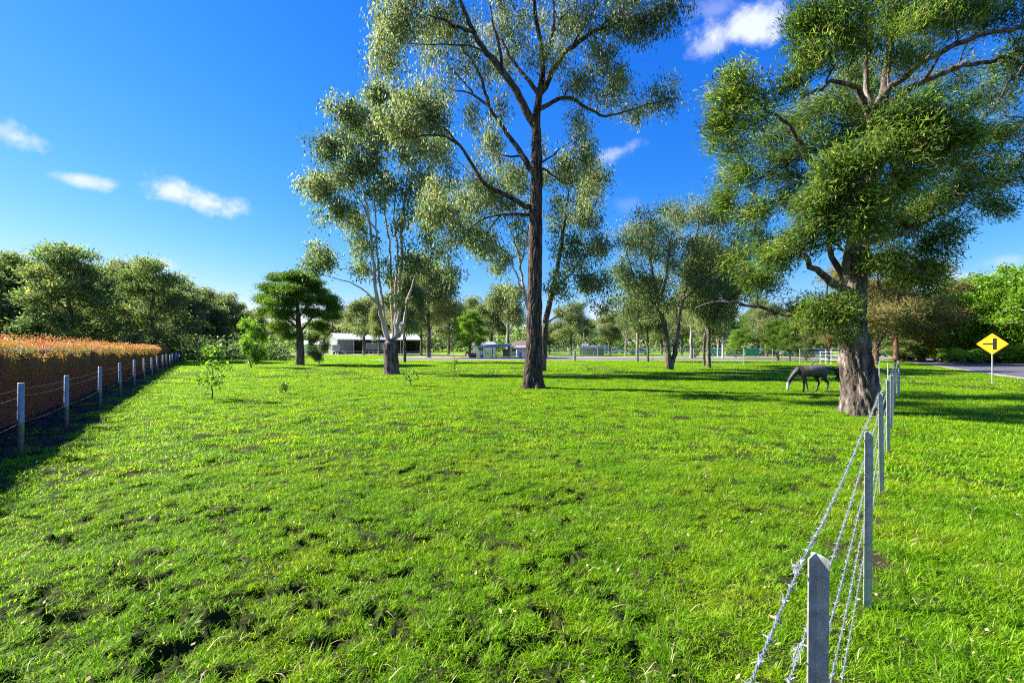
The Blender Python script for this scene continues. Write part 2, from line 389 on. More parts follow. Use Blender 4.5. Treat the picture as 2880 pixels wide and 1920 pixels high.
far_c = MIXC(.35, far_c, RAMP(NZ(.07, 5).outputs['Fac'], [(.35, (.12, .23, .006)), (.65, (.22, .31, .02))]))
fa = n.new('ShaderNodeAttribute'); fa.attribute_name = 'far'; so = n.new('ShaderNodeAttribute'); so.attribute_name = 'soil'
gcol = MIXC(fa.outputs['Fac'], near_c, far_c)
soil_c = RAMP(NZ(26, 9, .7).outputs['Fac'], [(.3, (.018, .012, .008)), (.55, (.05, .036, .024)), (.72, (.11, .085, .06))])
l.new(MIXC(so.outputs['Fac'], gcol, soil_c), p.inputs['Base Color'])
bp = n.new('ShaderNodeBump'); bp.inputs['Strength'].default_value = .9; bp.inputs['Distance'].default_value = .03; l.new(NZ(22, 9, .7).outputs['Fac'], bp.inputs['Height']); l.new(bp.outputs[0], p.inputs['Normal'])
ground()

# grass blade material: tint differs from blade to blade and from patch to patch
GM, n, l = newmat('grass blades')
out = n.new('ShaderNodeOutputMaterial'); p = n.new('ShaderNodeBsdfPrincipled'); tr = n.new('ShaderNodeBsdfTranslucent'); mx = n.new('ShaderNodeMixShader')
geo = n.new('ShaderNodeNewGeometry'); at = n.new('ShaderNodeAttribute'); at.attribute_name = 'rnd'
c = RAMP(at.outputs['Fac'], [(0, (.060, .15, .003)), (.35, (.150, .31, .004)), (.78, (.25, .46, .008)), (.95, (.32, .50, .03)), (.99, (.48, .50, .14)), (1, (.55, .50, .24))])
patch = RAMP(NZ(.8, 4).outputs['Fac'], [(.3, (.62, .78, .6)), (.5, (1, 1, 1)), (.7, (1.35, 1.05, 1.1))])
c = MIXC(1.0, c, patch, 'MULTIPLY')
l.new(c, p.inputs['Base Color']); p.inputs['Roughness'].default_value = .5; p.inputs['Specular IOR Level'].default_value = .12
l.new(MIXC(1.0, c, (1.75, 1.7, .7), 'MULTIPLY'), tr.inputs['Color'])
mx.inputs[0].default_value = .5; l.new(p.outputs[0], mx.inputs[1]); l.new(tr.outputs[0], mx.inputs[2]); l.new(mx.outputs[0], out.inputs[0])

def blade_patch(seed, nb, Rr, l0, l1, w, bend=(.6, 1.9), lean=(.1, .9)):
    q = np.random.RandomState(seed)
    rad = Rr * np.sqrt(q.rand(nb)); th = q.rand(nb) * 2 * np.pi
    bx, by = rad * np.cos(th), rad * np.sin(th)
    hd = q.rand(nb) * 2 * np.pi; hd = np.where(q.rand(nb) < .45, q.normal(0.5, .6, nb), hd)
    L = l0 + (l1 - l0) * q.rand(nb) ** 1.5; a0 = lean[0] + (lean[1] - lean[0]) * q.rand(nb); k = bend[0] + (bend[1] - bend[0]) * q.rand(nb)
    lev = [0, .38, .72, 1.0]; wl_ = [1, .9, .6, .05]
    hx, z = np.zeros(nb), np.full(nb, -.012); Vs = []
    pt = 0
    sx, sy = -np.sin(hd), np.cos(hd); ww = w * (.7 + .6 * q.rand(nb)) / 2
    rnd = q.rand(nb)
    for t, wv in zip(lev, wl_):
        if t > 0:
            am = a0 + k * (pt + t) / 2; hx = hx + np.sin(am) * L * (t - pt); z = z + np.cos(am) * L * (t - pt)
        pt = t
        cx_, cy_ = bx + hx * np.cos(hd), by + hx * np.sin(hd)
        Vs.append(np.stack([cx_ - sx * ww * wv, cy_ - sy * ww * wv, z], 1)); Vs.append(np.stack([cx_ + sx * ww * wv, cy_ + sy * ww * wv, z], 1))
    V = np.stack(Vs, 1).reshape(-1, 3); b = np.arange(nb)[:, None] * 8
    Q = np.concatenate([b + np.array([[0, 1, 3, 2]]), b + np.array([[2, 3, 5, 4]]), b + np.array([[4, 5, 7, 6]])])
    me = mesh_np('grass_patch', V, Q, GM, {'rnd': ('FACE', np.tile(rnd, 3))})
    return bpy.data.objects.new('grass_patch', me)

def scatter(name, pts, rot, scl, variants, label, cat='grass', tilt=None):
    cl = bpy.data.collections.new(name + '_pieces')
    for o in variants: cl.objects.link(o)
    me = bpy.data.meshes.new(name); me.vertices.add(len(pts)); me.vertices.foreach_set('co', np.asarray(pts, np.float32).ravel())
    q = np.random.RandomState(len(pts))
    a = me.attributes.new('rot', 'FLOAT_VECTOR', 'POINT')
    rv = np.zeros((len(pts), 3), np.float32); rv[:, 2] = rot
    if tilt is not None: rv[:, :2] = tilt
    a.data.foreach_set('vector', rv.ravel())
    a = me.attributes.new('scl', 'FLOAT', 'POINT'); a.data.foreach_set('value', np.asarray(scl, np.float32))
    a = me.attributes.new('idx', 'INT', 'POINT'); a.data.foreach_set('value', q.randint(0, len(variants), len(pts)).astype(np.int32))
    o = link(name, me)
    ng = bpy.data.node_groups.new(name, 'GeometryNodeTree')
    ng.interface.new_socket('Geometry', in_out='INPUT', socket_type='NodeSocketGeometry'); ng.interface.new_socket('Geometry', in_out='OUTPUT', socket_type='NodeSocketGeometry')
    N = ng.nodes; Lk = ng.links
    gi = N.new('NodeGroupInput'); go = N.new('NodeGroupOutput'); ip = N.new('GeometryNodeInstanceOnPoints'); ci = N.new('GeometryNodeCollectionInfo')
    ci.inputs['Collection'].default_value = cl; ci.inputs['Separate Children'].default_value = True; ci.inputs['Reset Children'].default_value = True
    Lk.new(gi.outputs[0], ip.inputs['Points']); Lk.new(ci.outputs[0], ip.inputs['Instance']); ip.inputs['Pick Instance'].default_value = True
    for nm, dt, sk in (('idx', 'INT', 'Instance Index'), ('rot', 'FLOAT_VECTOR', 'Rotation'), ('scl', 'FLOAT', 'Scale')):
        na = N.new('GeometryNodeInputNamedAttribute'); na.data_type = dt; na.inputs['Name'].default_value = nm
        Lk.new([s for s in na.outputs if s.enabled][0], ip.inputs[sk])
    Lk.new(ip.outputs[0], go.inputs[0])
    md = o.modifiers.new('scatter', 'NODES'); md.node_group = ng
    tag(o, label, cat, kind='stuff')
    return o

def grass_points(seed, r0, r1, dens, half=52, thin=True):
    q = np.random.RandomState(seed)
    A = R(half) * (r1 ** 2 - r0 ** 2); nn = int(A * dens)
    r = np.sqrt(q.rand(nn) * (r1 ** 2 - r0 ** 2) + r0 ** 2); a = (q.rand(nn) * 2 - 1) * R(half)
    x, y = r * np.sin(a), r * np.cos(a)
    z0 = undul(x, y); zp, mp = pitfield(x, y)
    keep = q.rand(nn) > np.clip(mp * 2.0 - .4, 0, .95)
    off = x - FENCE_A(y); wob = vnoise(x, y, 1.3, 11) + vnoise(x, y, .4, 12) * .5
    strip = np.clip((.55 - off + wob) / .5, 0, 1)
    keep &= q.rand(nn) > strip * .93
    keep &= off > -1.2
    offb = np.abs(x - FENCE_B(y)); bare = np.clip((.30 - offb + vnoise(x, y, .5, 14) * .9) / .3, 0, 1) * (y < 8)
    keep &= q.rand(nn) > bare * .6
    rc = 34.6 + .62 * (y - 24); keep &= ~((x > rc - 5.9) & (x < rc + 6.8)); keep &= ~((y > 71.5) & (x > -18)) | (r > 95)
    th = vnoise(x, y, .55, 21) + vnoise(x, y, .2, 22) * .6
    if thin: keep &= (q.rand(nn) < np.clip(1.0 + th * .7, .6, 1))
    x, y, z = x[keep], y[keep], (z0 + zp)[keep]
    right = x > FENCE_B(y)
    return np.stack([x, y, z], 1), right, q

P1, right, q = grass_points(11, 2.0, 9.5, 270)
near_v = [blade_patch(100 + i, 50, .070, .03, .105, .0050) for i in range(6)]
scatter('grass', P1, q.normal(0.4, 1.6, len(P1)), (.75 + .45 * q.rand(len(P1))) * np.where(right, 1.25, 1.0), near_v, 'short bright green paddock grass with hoof holes closest to the barbed wire')
P2, right, q = grass_points(12, 9.5, 32, 44)
mid_v = [blade_patch(200 + i, 78, .165, .035, .095, .0105) for i in range(5)]
scatter('grass', P2, q.normal(0.4, 1.6, len(P2)), (.8 + .5 * q.rand(len(P2))) * np.where(right, 1.3, 1.0), mid_v, 'short bright green paddock grass around the big dark-trunked gum')
P3, right, q = grass_points(13, 32, 118, 1.35, 50)
far_v = [blade_patch(300 + i, 260, .85, .05, .11, .030) for i in range(4)]
scatter('grass', P3, q.rand(len(P3)) * 6.28, .8 + .5 * q.rand(len(P3)), far_v, 'sunlit far paddock grass reaching to the shed and fences')

# dry leaves, straw strands and clover lying on the turf
def litter_piece(seed, kind):
    q = np.random.RandomState(seed)
    if kind == 'leaf':
        L, w = .05, .012
        V = [(0, 0, 0), (L * .45, w, .006), (L, 0, .012), (L * .45, -w, .004)]; Q = [(0, 1, 2, 3)]
    else:
        t = np.linspace(0, 1, 7); L = .13; a = q.normal(0, .2) ; V = []
        for k in t:
            x = L * k; y = .018 * math.sin(k * 3 + a * 3) ; z = .012 + .03 * math.sin(k * 3.1)
            V += [(x, y - .0022, z), (x, y + .0022, z)]
        Q = [(2 * i, 2 * i + 1, 2 * i + 3, 2 * i + 2) for i in range(6)]
    me = mesh_np('litter', np.array(V), np.array(Q), M['straw'], {'rnd': ('FACE', np.full(len(Q), q.rand()))})
    return bpy.data.objects.new('litter', me)
q = np.random.RandomState(5)
def lit(n_, r0, r1):
    r = r0 + (r1 - r0) * q.rand(n_); a = (q.rand(n_) * 2 - 1) * R(50); x, y = r * np.sin(a), r * np.cos(a)
    return np.stack([x, y, gz(x, y) + .035], 1)
PL = lit(1500, 2, 26)
scatter('fallen_leaves', PL, q.rand(len(PL)) * 6.28, .5 + .7 * q.rand(len(PL)), [litter_piece(i, 'leaf') for i in range(5)], 'pale dry gum leaves scattered over the grass', 'leaves', tilt=q.normal(0, .35, (len(PL), 2)))
PL = lit(700, 2, 13)
scatter('dry_straw', PL, q.rand(len(PL)) * 6.28, .5 + .9 * q.rand(len(PL)), [litter_piece(i + 30, 'straw') for i in range(5)], 'bleached runner strands lying on the near grass', 'straw')

# ------------------------------------------------------------------ roads
def ribbon(name, pts_l, pts_r, z, mat, nsub=1):
    V = []; 
    for a, b in zip(pts_l, pts_r):
        V += [(a[0], a[1], z), (b[0], b[1], z)]
    Q = [(2 * i, 2 * i + 1, 2 * i + 3, 2 * i + 2) for i in range(len(pts_l) - 1)]
    me = bpy.data.meshes.new(name); me.from_pydata(V, [], Q); me.materials.append(mat)
    o = link(name, me); tag(o, kind='structure'); return o
ys = np.linspace(-30, 74, 40)
cl_ = lambda y: 34.6 + .62 * (y - 24)
ribbon('road_shoulder', [(cl_(y) - 5.6 - .3 * math.sin(y), y) for y in ys], [(cl_(y) + 7.6 + .5 * math.sin(y * .7), y) for y in ys], .030, M['gravel'])
ribbon('road', [(cl_(y) - 4.9, y) for y in ys], [(cl_(y) + 5.2, y) for y in ys], .036, M['asphalt'])
xs = np.linspace(-22, 240, 60)
ribbon('cross_road_shoulder', [(x, 72.5 + .5 * math.sin(x * .3) + .02 * x) for x in xs], [(x, 97 + .8 * math.sin(x * .23)) for x in xs], .042, M['gravel'])
ribbon('cross_road', [(x, 77) for x in xs], [(x, 86) for x in xs], .048, M['asphalt'])
xs = np.linspace(-90, 10, 50)
ribbon('track', [(x, 118 + 1.2 * math.sin(x * .13)) for x in xs], [(x, 133) for x in xs], .03, M['track'])

# ------------------------------------------------------------------ tree builder
class Tree:
    def __init__(s, seed):
        s.q = np.random.RandomState(seed); s.P = np.zeros((60000, 3)); s.par = np.full(60000, -1); s.fx = np.full(60000, np.nan); s.n = 0; s.cl = []; s.fixed = None; s.limb = np.zeros(60000, int); s.nl = 0
    def add(s, p, par, r=np.nan, limb=0):
        s.P[s.n] = p; s.par[s.n] = par; s.fx[s.n] = r; s.limb[s.n] = limb; s.n += 1; return s.n - 1
    def limbpts(s, pts, r0, r1, step=.35, wig=.03, pw=1.0):
        pts = np.asarray(pts, float); seg = np.linalg.norm(np.diff(pts, axis=0), axis=1); cum = np.concatenate([[0], np.cumsum(seg)])
        m = max(3, int(cum[-1] / step) + 1); t = np.linspace(0, cum[-1], m)
        # smooth through Catmull-like interpolation
        Q = np.stack([np.interp(t, cum, pts[:, k]) for k in range(3)], 1)
        for _ in range(2): Q[1:-1] = Q[1:-1] * .5 + (Q[2:] + Q[:-2]) * .25
        Q[1:] += s.q.normal(0, wig, (m - 1, 3)) * np.minimum(1, np.arange(1, m) / 3)[:, None]
        rr = r0 + (r1 - r0) * (t / cum[-1]) ** pw
        if s.n: 
            d = np.linalg.norm(s.P[:s.n] - Q[0], axis=1); par = int(np.argmin(d)); s0 = 1
        else: par = -1; s0 = 0
        s.nl += 1
        for i in range(s0, m): par = s.add(Q[i], par, rr[i], s.nl)
    def grow(s, A, zmin=-9, up=.12, step=.45, wig=.05, maxd=99, carry=.35):
        base = s.P[:s.n]
        d0 = np.array([np.min(np.linalg.norm(base - a, axis=1)) for a in A]); 
        for a in A[np.argsort(d0)]:
            P = s.P[:s.n]; v = a - P; d = np.linalg.norm(v, axis=1)
            cost = d + np.where(P[:, 2] < zmin, 50, 0) + np.maximum(0, P[:, 2] - a[2]) * .4
            k = int(np.argmin(cost)); dist = d[k]
            pk = s.par[k]; dr = (s.P[k] - s.P[pk]) if pk >= 0 else np.array([0, 0, 1.]); dr = dr / max(np.linalg.norm(dr), 1e-6)
            c = s.P[k] + dr * dist * carry + np.array([0, 0, up * dist])
            m = max(2, int(dist / step) + 1); par = k; p0 = s.P[k].copy()
            for t in np.linspace(0, 1, m + 1)[1:]:
                p_ = p0 * (1 - t) ** 2 + 2 * c * t * (1 - t) + a * t * t
                if t < 1: p_ = p_ + s.q.normal(0, wig, 3)
                par = s.add(p_, par)
            s.cl.append((s.n - 1, k))
        s.ends = A
    def radii(s, tip=.008, ex=2.4):
        acc = np.zeros(s.n); has = np.zeros(s.n, bool); r = np.zeros(s.n)
        for i in range(s.n - 1, -1, -1):
            r[i] = max(tip, acc[i] ** (1 / ex))
            if not np.isnan(s.fx[i]): r[i] = s.fx[i]
            if s.par[i] >= 0: acc[s.par[i]] += r[i] ** ex
        s.r = r; return r
    def chains(s):
        ch = [[] for _ in range(s.n)]
        for i in range(s.n):
            if s.par[i] >= 0: ch[s.par[i]].append(i)
        out = []; st = [(0, -1)]
        while st:
            i, p0 = st.pop(); c = [p0, i] if p0 >= 0 else [i]
            while ch[i]:
                k = sorted(ch[i], key=lambda j: (s.limb[j] == s.limb[i] and s.limb[i] > 0, s.r[j]))
                for j in k[:-1]: st.append((j, i))
                i = k[-1]; c.append(i)
            out.append(c)
        return out
    def mesh(s, big=None, seg=(14, 7, 4, 3)):
        groups = {}
        for c in s.chains():
            if len(c) < 2: continue
            P = s.P[c]; r = s.r[c].copy()
            if s.par[c[1]] == c[0] and c[0] != 0 and not (s.limb[c[0]] == s.limb[c[1]] > 0): r[0] = min(r[0], r[1] * 1.25)
            R0 = r.max(); n_ = seg[0] if R0 > .12 else seg[1] if R0 > .04 else seg[2] if R0 > .018 else seg[3]
            V, Q = tube_np(P, r, n_)
            L = s.limb[c[1]]; g = 'trunk' if L == 1 else ('limb%03d' % L if L > 0 else 'twigs')
            G = groups.setdefault(g, [[], [], 0]); G[0].append(V); G[1].append(Q + G[2]); G[2] += len(V)
        return {k: (np.concatenate(v[0]), np.concatenate(v[1])) for k, v in groups.items()}

GROWB = 1.12
def blob_points(q, blobs, per=1.0, grow=GROWB, fuzz=.16):
    """blobs: (centre xyz, radii xyz, count) -> attractors, biased to the outside of every blob"""
    out = []
    for c, rr, n_ in blobs:
        d = norm(q.normal(0, 1, (max(1, int(n_ * per)), 3))); rad = grow * q.rand(len(d)) ** .5
        rr = np.asarray(rr); out.append(np.asarray(c) + d * rad[:, None] * rr + q.normal(0, fuzz, (len(d), 3)) * rr.mean())
    return np.concatenate(out)

def leaves(q, C, n_per, sig, L, Wd, mode, centre, patch=1.0, cross=False, patchiness=.22):
    """C: cluster centres -> arrays of leaf quads"""
    N = len(C) * n_per; cc = np.repeat(C, n_per, axis=0)
    off = q.normal(0, 1, (N, 3)) * np.asarray(sig)
    P = cc + off; rnd3 = q.normal(0, 1, (N, 3))
    outd = norm(cc - centre)
    if mode == 'droop': D = norm(rnd3 * .42 + np.array([.1, 0, -1.0]))
    elif mode == 'spray': D = norm(outd * .7 + np.repeat(norm(q.normal(0, 1, (len(C), 3))), n_per, 0) * .55 + rnd3 * .5 + np.array([.1, 0, .2]))
    elif mode == 'cushion': D = norm(rnd3 * .55 + np.array([0, 0, .75]) + outd * .5)
    elif mode == 'hang': D = norm(rnd3 * .5 + outd * .5 + np.array([0, 0, -.45]))
    else: D = norm(rnd3 + outd * .3)
    S = norm(np.cross(D, q.normal(0, 1, (N, 3))))
    Ls = L * (.65 + .7 * q.rand(N))[:, None]; Ws = Wd * (.7 + .6 * q.rand(N))[:, None] * .5
    Nn = np.cross(D, S); bendv = Nn * Ls * .12
    base_r = np.repeat(np.clip(.45 + q.normal(0, patchiness * .8, len(C)) + .55 * vnoise(C[:, 0] + C[:, 2] * .3, C[:, 1] * .5 + C[:, 2], 1.5 * float(np.mean(sig)) * 4, 51), 0, .9), n_per)
    rv = np.clip(base_r + q.normal(0, .2, N), 0, 1)
    def quads(S_):
        V = np.stack([P, P + D * Ls * .45 + S_ * Ws + bendv, P + D * Ls, P + D * Ls * .45 - S_ * Ws + bendv], 1)
        return V.reshape(-1, 3)
    V = quads(S); Q = np.arange(N * 4).reshape(-1, 4); rr = rv
    if cross:
        V2 = quads(Nn); V = np.concatenate([V, V2]); Q = np.concatenate([Q, Q + N * 4]); rr = np.concatenate([rv, rv])
    return V, Q, rr

def finish_tree(t, name, label, cat, base, bark, leafm, leafargs, limb_parts=True, barkdet=None, tipr=.008, group=None, twigbark=None, extra_clusters=0.0, proto=False, ex=2.4):
    t.radii(tipr, ex)
    base = np.asarray(base, float)
    rt = root(name, label, cat, tuple(base), 0, group)
    G = t.mesh()
    if not limb_parts:
        Vs, Qs, k = [], [], 0
        for g, (V, Q) in G.items(): Vs.append(V); Qs.append(Q + k); k += len(V)
        G = {'trunk': (np.concatenate(Vs), np.concatenate(Qs))}
    for g, (V, Q) in sorted(G.items()):
        if g == 'trunk' and barkdet: continue
        nm = 'limb' if g.startswith('limb') else g
        lo = link(nm, mesh_np(nm, V - base, Q, twigbark if (twigbark and g != 'trunk') else bark, smooth=True), rt)
        if nm == 'twigs': lo['kind'] = 'stuff'
    if barkdet:
        V, Q = barkdet(t); link('trunk', mesh_np('trunk', V - base, Q, bark, smooth=barkdet.smooth if hasattr(barkdet, 'smooth') else True), rt)
    E = t.ends
    C = E
    if extra_clusters > 0:
        free = np.where(np.isnan(t.fx[:t.n]))[0]; thin = free[t.r[free] < tipr * 2.2]
        pick = t.q.choice(thin, int(min(len(thin), len(E) * extra_clusters)), replace=False)
        C = np.concatenate([E, t.P[pick]])
    centre = E.mean(0)
    V, Q, rr = leaves(t.q, C, centre=centre, **leafargs)
    cr = link('crown', mesh_np('crown', V - base, Q, leafm, {'rnd': ('FACE', rr)}), rt)
    return rt

def pxblobs(lst, d, px, dmul=1.0):
    """(u, v, ru, rv, dy, n) seen from the photograph -> real ellipsoids at their own distance"""
    out = []
    for (u, v, ru, rv, dy, n_) in lst:
        D = d + dy; c = W(u, v, D); k = D / F
        out.append((c, (ru * k, (ru + rv) * .5 * k * dmul, rv * k), n_))
    return out
def pxpts(lst, d, dy0=0, dy1=0):
    m = len(lst); return np.array([W(u, v, d + dy0 + (dy1 - dy0) * i / max(1, m - 1)) for i, (u, v) in enumerate(lst)])

# ---------------------------------------------------------------- the big dark-trunked gum in the middle
def gumA():
    d = gd(893); bx_ = gx(1223, d); t = Tree(21)
    c = lambda L: [(686 + a / 2.570, b / 2.570) for a, b in L]
    tr = pxpts([(1223, 900), (1224, 860), (1227, 800), (1228, 700), (1229, 610), (1231, 467), (1233, 389), (1232, 331), (1231, 292), (1233, 253), (1240, 214), (1246, 167), (1248, 128), (1238, 78), (1230, 39), (1226, 0), (1222, -80), (1228, -150)], d)
    t.limbpts(tr, .42, .05, .4, .012, .8)
    def rad(rs0): return rs0
    nn = t.n
    zz = t.P[:nn, 2]; t.fx[:nn] = np.interp(zz, [-.2, .15, .6, 1.5, 4, 7, 10.5, 12.5, 14, 17, 22], [.62, .52, .44, .385, .33, .31, .27, .22, .16, .11, .03])
    Ls = [([(1385, 740), (1345, 640), (1270, 520), (1200, 410), (1120, 330), (1060, 240), (1020, 180), (985, 90), (950, 0), (930, -110), (900, -220)], .21, .05, -2.2),
          ([(1375, 1020), (1330, 930), (1270, 840), (1200, 740), (1130, 640), (1060, 570), (980, 540), (930, 540)], .16, .03, 1.4),
          ([(1370, 1240), (1300, 1200), (1230, 1150), (1150, 1120), (1080, 1080), (1030, 990), (990, 910), (930, 840), (870, 800), (780, 795), (700, 800), (600, 810), (500, 830)], .13, .02, -2.0),
          ([(1370, 1270), (1290, 1260), (1200, 1265), (1110, 1280), (1050, 1310), (1000, 1370), (950, 1430)], .09, .012, -.8),
          ([(1400, 540), (1340, 450), (1280, 390), (1230, 310), (1190, 240), (1200, 150), (1215, 40)], .11, .03, 2.0),
          ([(1440, 560), (1480, 440), (1540, 350), (1620, 270), (1720, 190), (1800, 160), (1900, 150), (2000, 110), (2150, 60)], .16, .025, -1.8),
          ([(1440, 640), (1500, 595), (1570, 570), (1640, 590), (1720, 650), (1780, 695), (1860, 680), (1950, 650), (2050, 620), (2130, 600)], .11, .015, 1.4),
          ([(1435, 980), (1490, 1020), (1520, 1060), (1600, 1090), (1700, 1100)], .06, .012, 1.5),
          ([(1435, 960), (1500, 920), (1580, 850), (1650, 800)], .05, .012, -1.0),
          ([(1290, 930), (1200, 915), (1130, 920), (1060, 905), (990, 895)], .05, .01, 1.5),
          ([(1440, 500), (1450, 350), (1500, 200), (1510, 100), (1500, 0), (1520, -120)], .11, .03, 1.0),
          ([(1400, 1460), (1340, 1430), (1280, 1400), (1200, 1380)], .05, .01, .5)]
    for L, a, b, dy in Ls: t.limbpts(pxpts(c(L), d, 0, dy), a, b, .35, .03)
    subs = [([(1130, 640), (1090, 500), (1050, 400), (980, 310), (930, 240), (920, 150), (850, 50), (790, -40)], .09, .02, 1.0, 2.4),
            ([(1040, 555), (960, 470), (890, 390), (870, 350)], .05, .012, .9, 1.5),
            ([(1020, 190), (930, 155), (870, 130), (800, 95), (720, 72)], .10, .015, -1.4, -2.6),
            ([(1200, 410), (1195, 320), (1160, 200), (1140, 100), (1120, 0), (1100, -150)], .09, .02, -.9, .3),
            ([(930, 840), (880, 770), (800, 720), (700, 705)], .05, .01, -1.4, -.8),
            ([(1060, 1080), (1000, 1010), (930, 940), (870, 870)], .04, .01, -.7, .5),
            ([(1200, 1270), (1130, 1330), (1105, 1400), (1100, 1480)], .04, .01, -.3, -.8),
            ([(1620, 260), (1700, 130), (1760, 40), (1790, -60)], .07, .02, -.8, .2),
            ([(1780, 165), (1850, 90), (1960, 20), (2050, -30)], .05, .015, -1.2, -2.2),
            ([(1510, 180), (1560, 100), (1640, 10), (1700, -90)], .06, .02, .4, 1.5),
            ([(1550, 570), (1590, 520), (1650, 480), (1720, 440)], .05, .01, .4, -.4),
            ([(1130, 325), (1000, 260), (880, 270), (700, 260), (560, 250)], .05, .01, -1.2, -2.4)]
    for L, a, b, d0, d1 in subs: t.limbpts(pxpts(c(L), d, d0, d1), a, b, .3, .03)
    bl = [(905, 60, 48, 55, -2.2, 46), (955, 35, 60, 45, -1.5, 44), (890, 130, 36, 50, -2.6, 34), (990, 95, 55, 50, 1.2, 36), (1040, 40, 55, 45, -.5, 34), (955, 235, 55, 32, -1.6, 46), (1010, 205, 45, 35, 1.6, 26),
          (925, 285, 62, 30, -1.8, 44), (1000, 275, 40, 25, -1.4, 22), (1132, 322, 32, 42, -.3, 22), (1090, 130, 50, 55, 1.5, 34), (1160, 60, 55, 60, 1.2, 46), (1170, 150, 45, 45, 2.0, 24), (1290, 50, 60, 50, 1.8, 42),
          (1260, 110, 40, 40, -1.5, 18), (1360, 45, 55, 40, -1.2, 34), (1440, 45, 55, 28, -2.0, 34), (1525, 28, 50, 26, -2.4, 30), (1480, 70, 35, 25, -1.6, 14), (1375, 115, 45, 42, 1.0, 28), (1395, 200, 50, 38, .6, 36), (1340, 190, 40, 28, -.4, 20),
          (1430, 170, 25, 25, 1, 12), (1520, 225, 38, 32, 1.6, 28), (1470, 255, 45, 14, 1.4, 16), (1330, 290, 30, 34, 1.0, 16), (1340, 345, 36, 32, -.6, 18), (1300, 380, 30, 25, -.8, 12), (1150, 250, 26, 26, .8, 12), (1080, 265, 30, 20, 1.2, 12),
          (1020, 450, 50, 32, -1.3, 30), (985, 500, 42, 26, -.9, 24), (1060, 530, 34, 26, -.6, 16), (1100, 400, 26, 24, .6, 10), (1180, 400, 20, 30, .6, 10), (1350, 430, 36, 22, 1.4, 14), (1130, 570, 26, 24, -.6, 12), (1240, 340, 20, 20, 1, 6),
          (950, -60, 90, 50, -1, 60), (1120, -90, 100, 60, 0, 60), (1300, -90, 110, 60, 0, 60), (1450, -40, 80, 40, -1, 36), (1200, -190, 110, 50, 0, 40)]
    A = blob_points(t.q, pxblobs(bl, d, .02), .95)
    t.grow(A, zmin=6.0, up=.10, step=.4, wig=.045, carry=.3)
    def bark(t):
        n = [i for i in range(t.n) if t.limb[i] == 1]; P = t.P[n]; r = t.fx[n]
        tt = np.linspace(0, len(P) - 1, 300); Pi = np.stack([np.interp(tt, range(len(P)), P[:, k]) for k in range(3)], 1); ri = np.interp(tt, range(len(P)), r)
        na = 64; th = np.arange(na) / na * 2 * math.pi; z = Pi[:, 2][:, None]; th = th[None]
        ph = th * 1.0 + .12 * np.sin(z * 2.1) + .1 * np.sin(z * 5 + th * 3)
        ridg = np.abs(np.sin(ph * 9 + .8 * np.sin(z * 1.7 + th * 2) + .6 * np.sin(z * 4.1 - th * 5)))
        blk = np.abs(np.sin(z * 5.5 + 4 * np.sin(ph * 4.5) + ph * 7))
        flare = 1 + .16 * np.exp(-np.maximum(z, 0) * 1.6) * np.sin(th * 5 + 1) 
        nz_ = flare * (1 + .17 * ridg ** .7 - .09 * (1 - blk) ** 3 + .03 * vnoise(th * 6 + 0 * z, z * 2 + 0 * th, .5, 5) - .05)
        return tube_np(Pi, ri, na, nz_)
    return finish_tree(t, 'gum_tree', 'tallest gum in the middle, dark furrowed straight trunk and high open crown', 'tree', (bx_, d, gz1(bx_, d)), M['bark_iron'], M['euc'],
                       dict(n_per=34, sig=(.23, .23, .30), L=.22, Wd=.052, mode='droop'), barkdet=bark, twigbark=M['bark_iron'], extra_clusters=.55)
gumA()

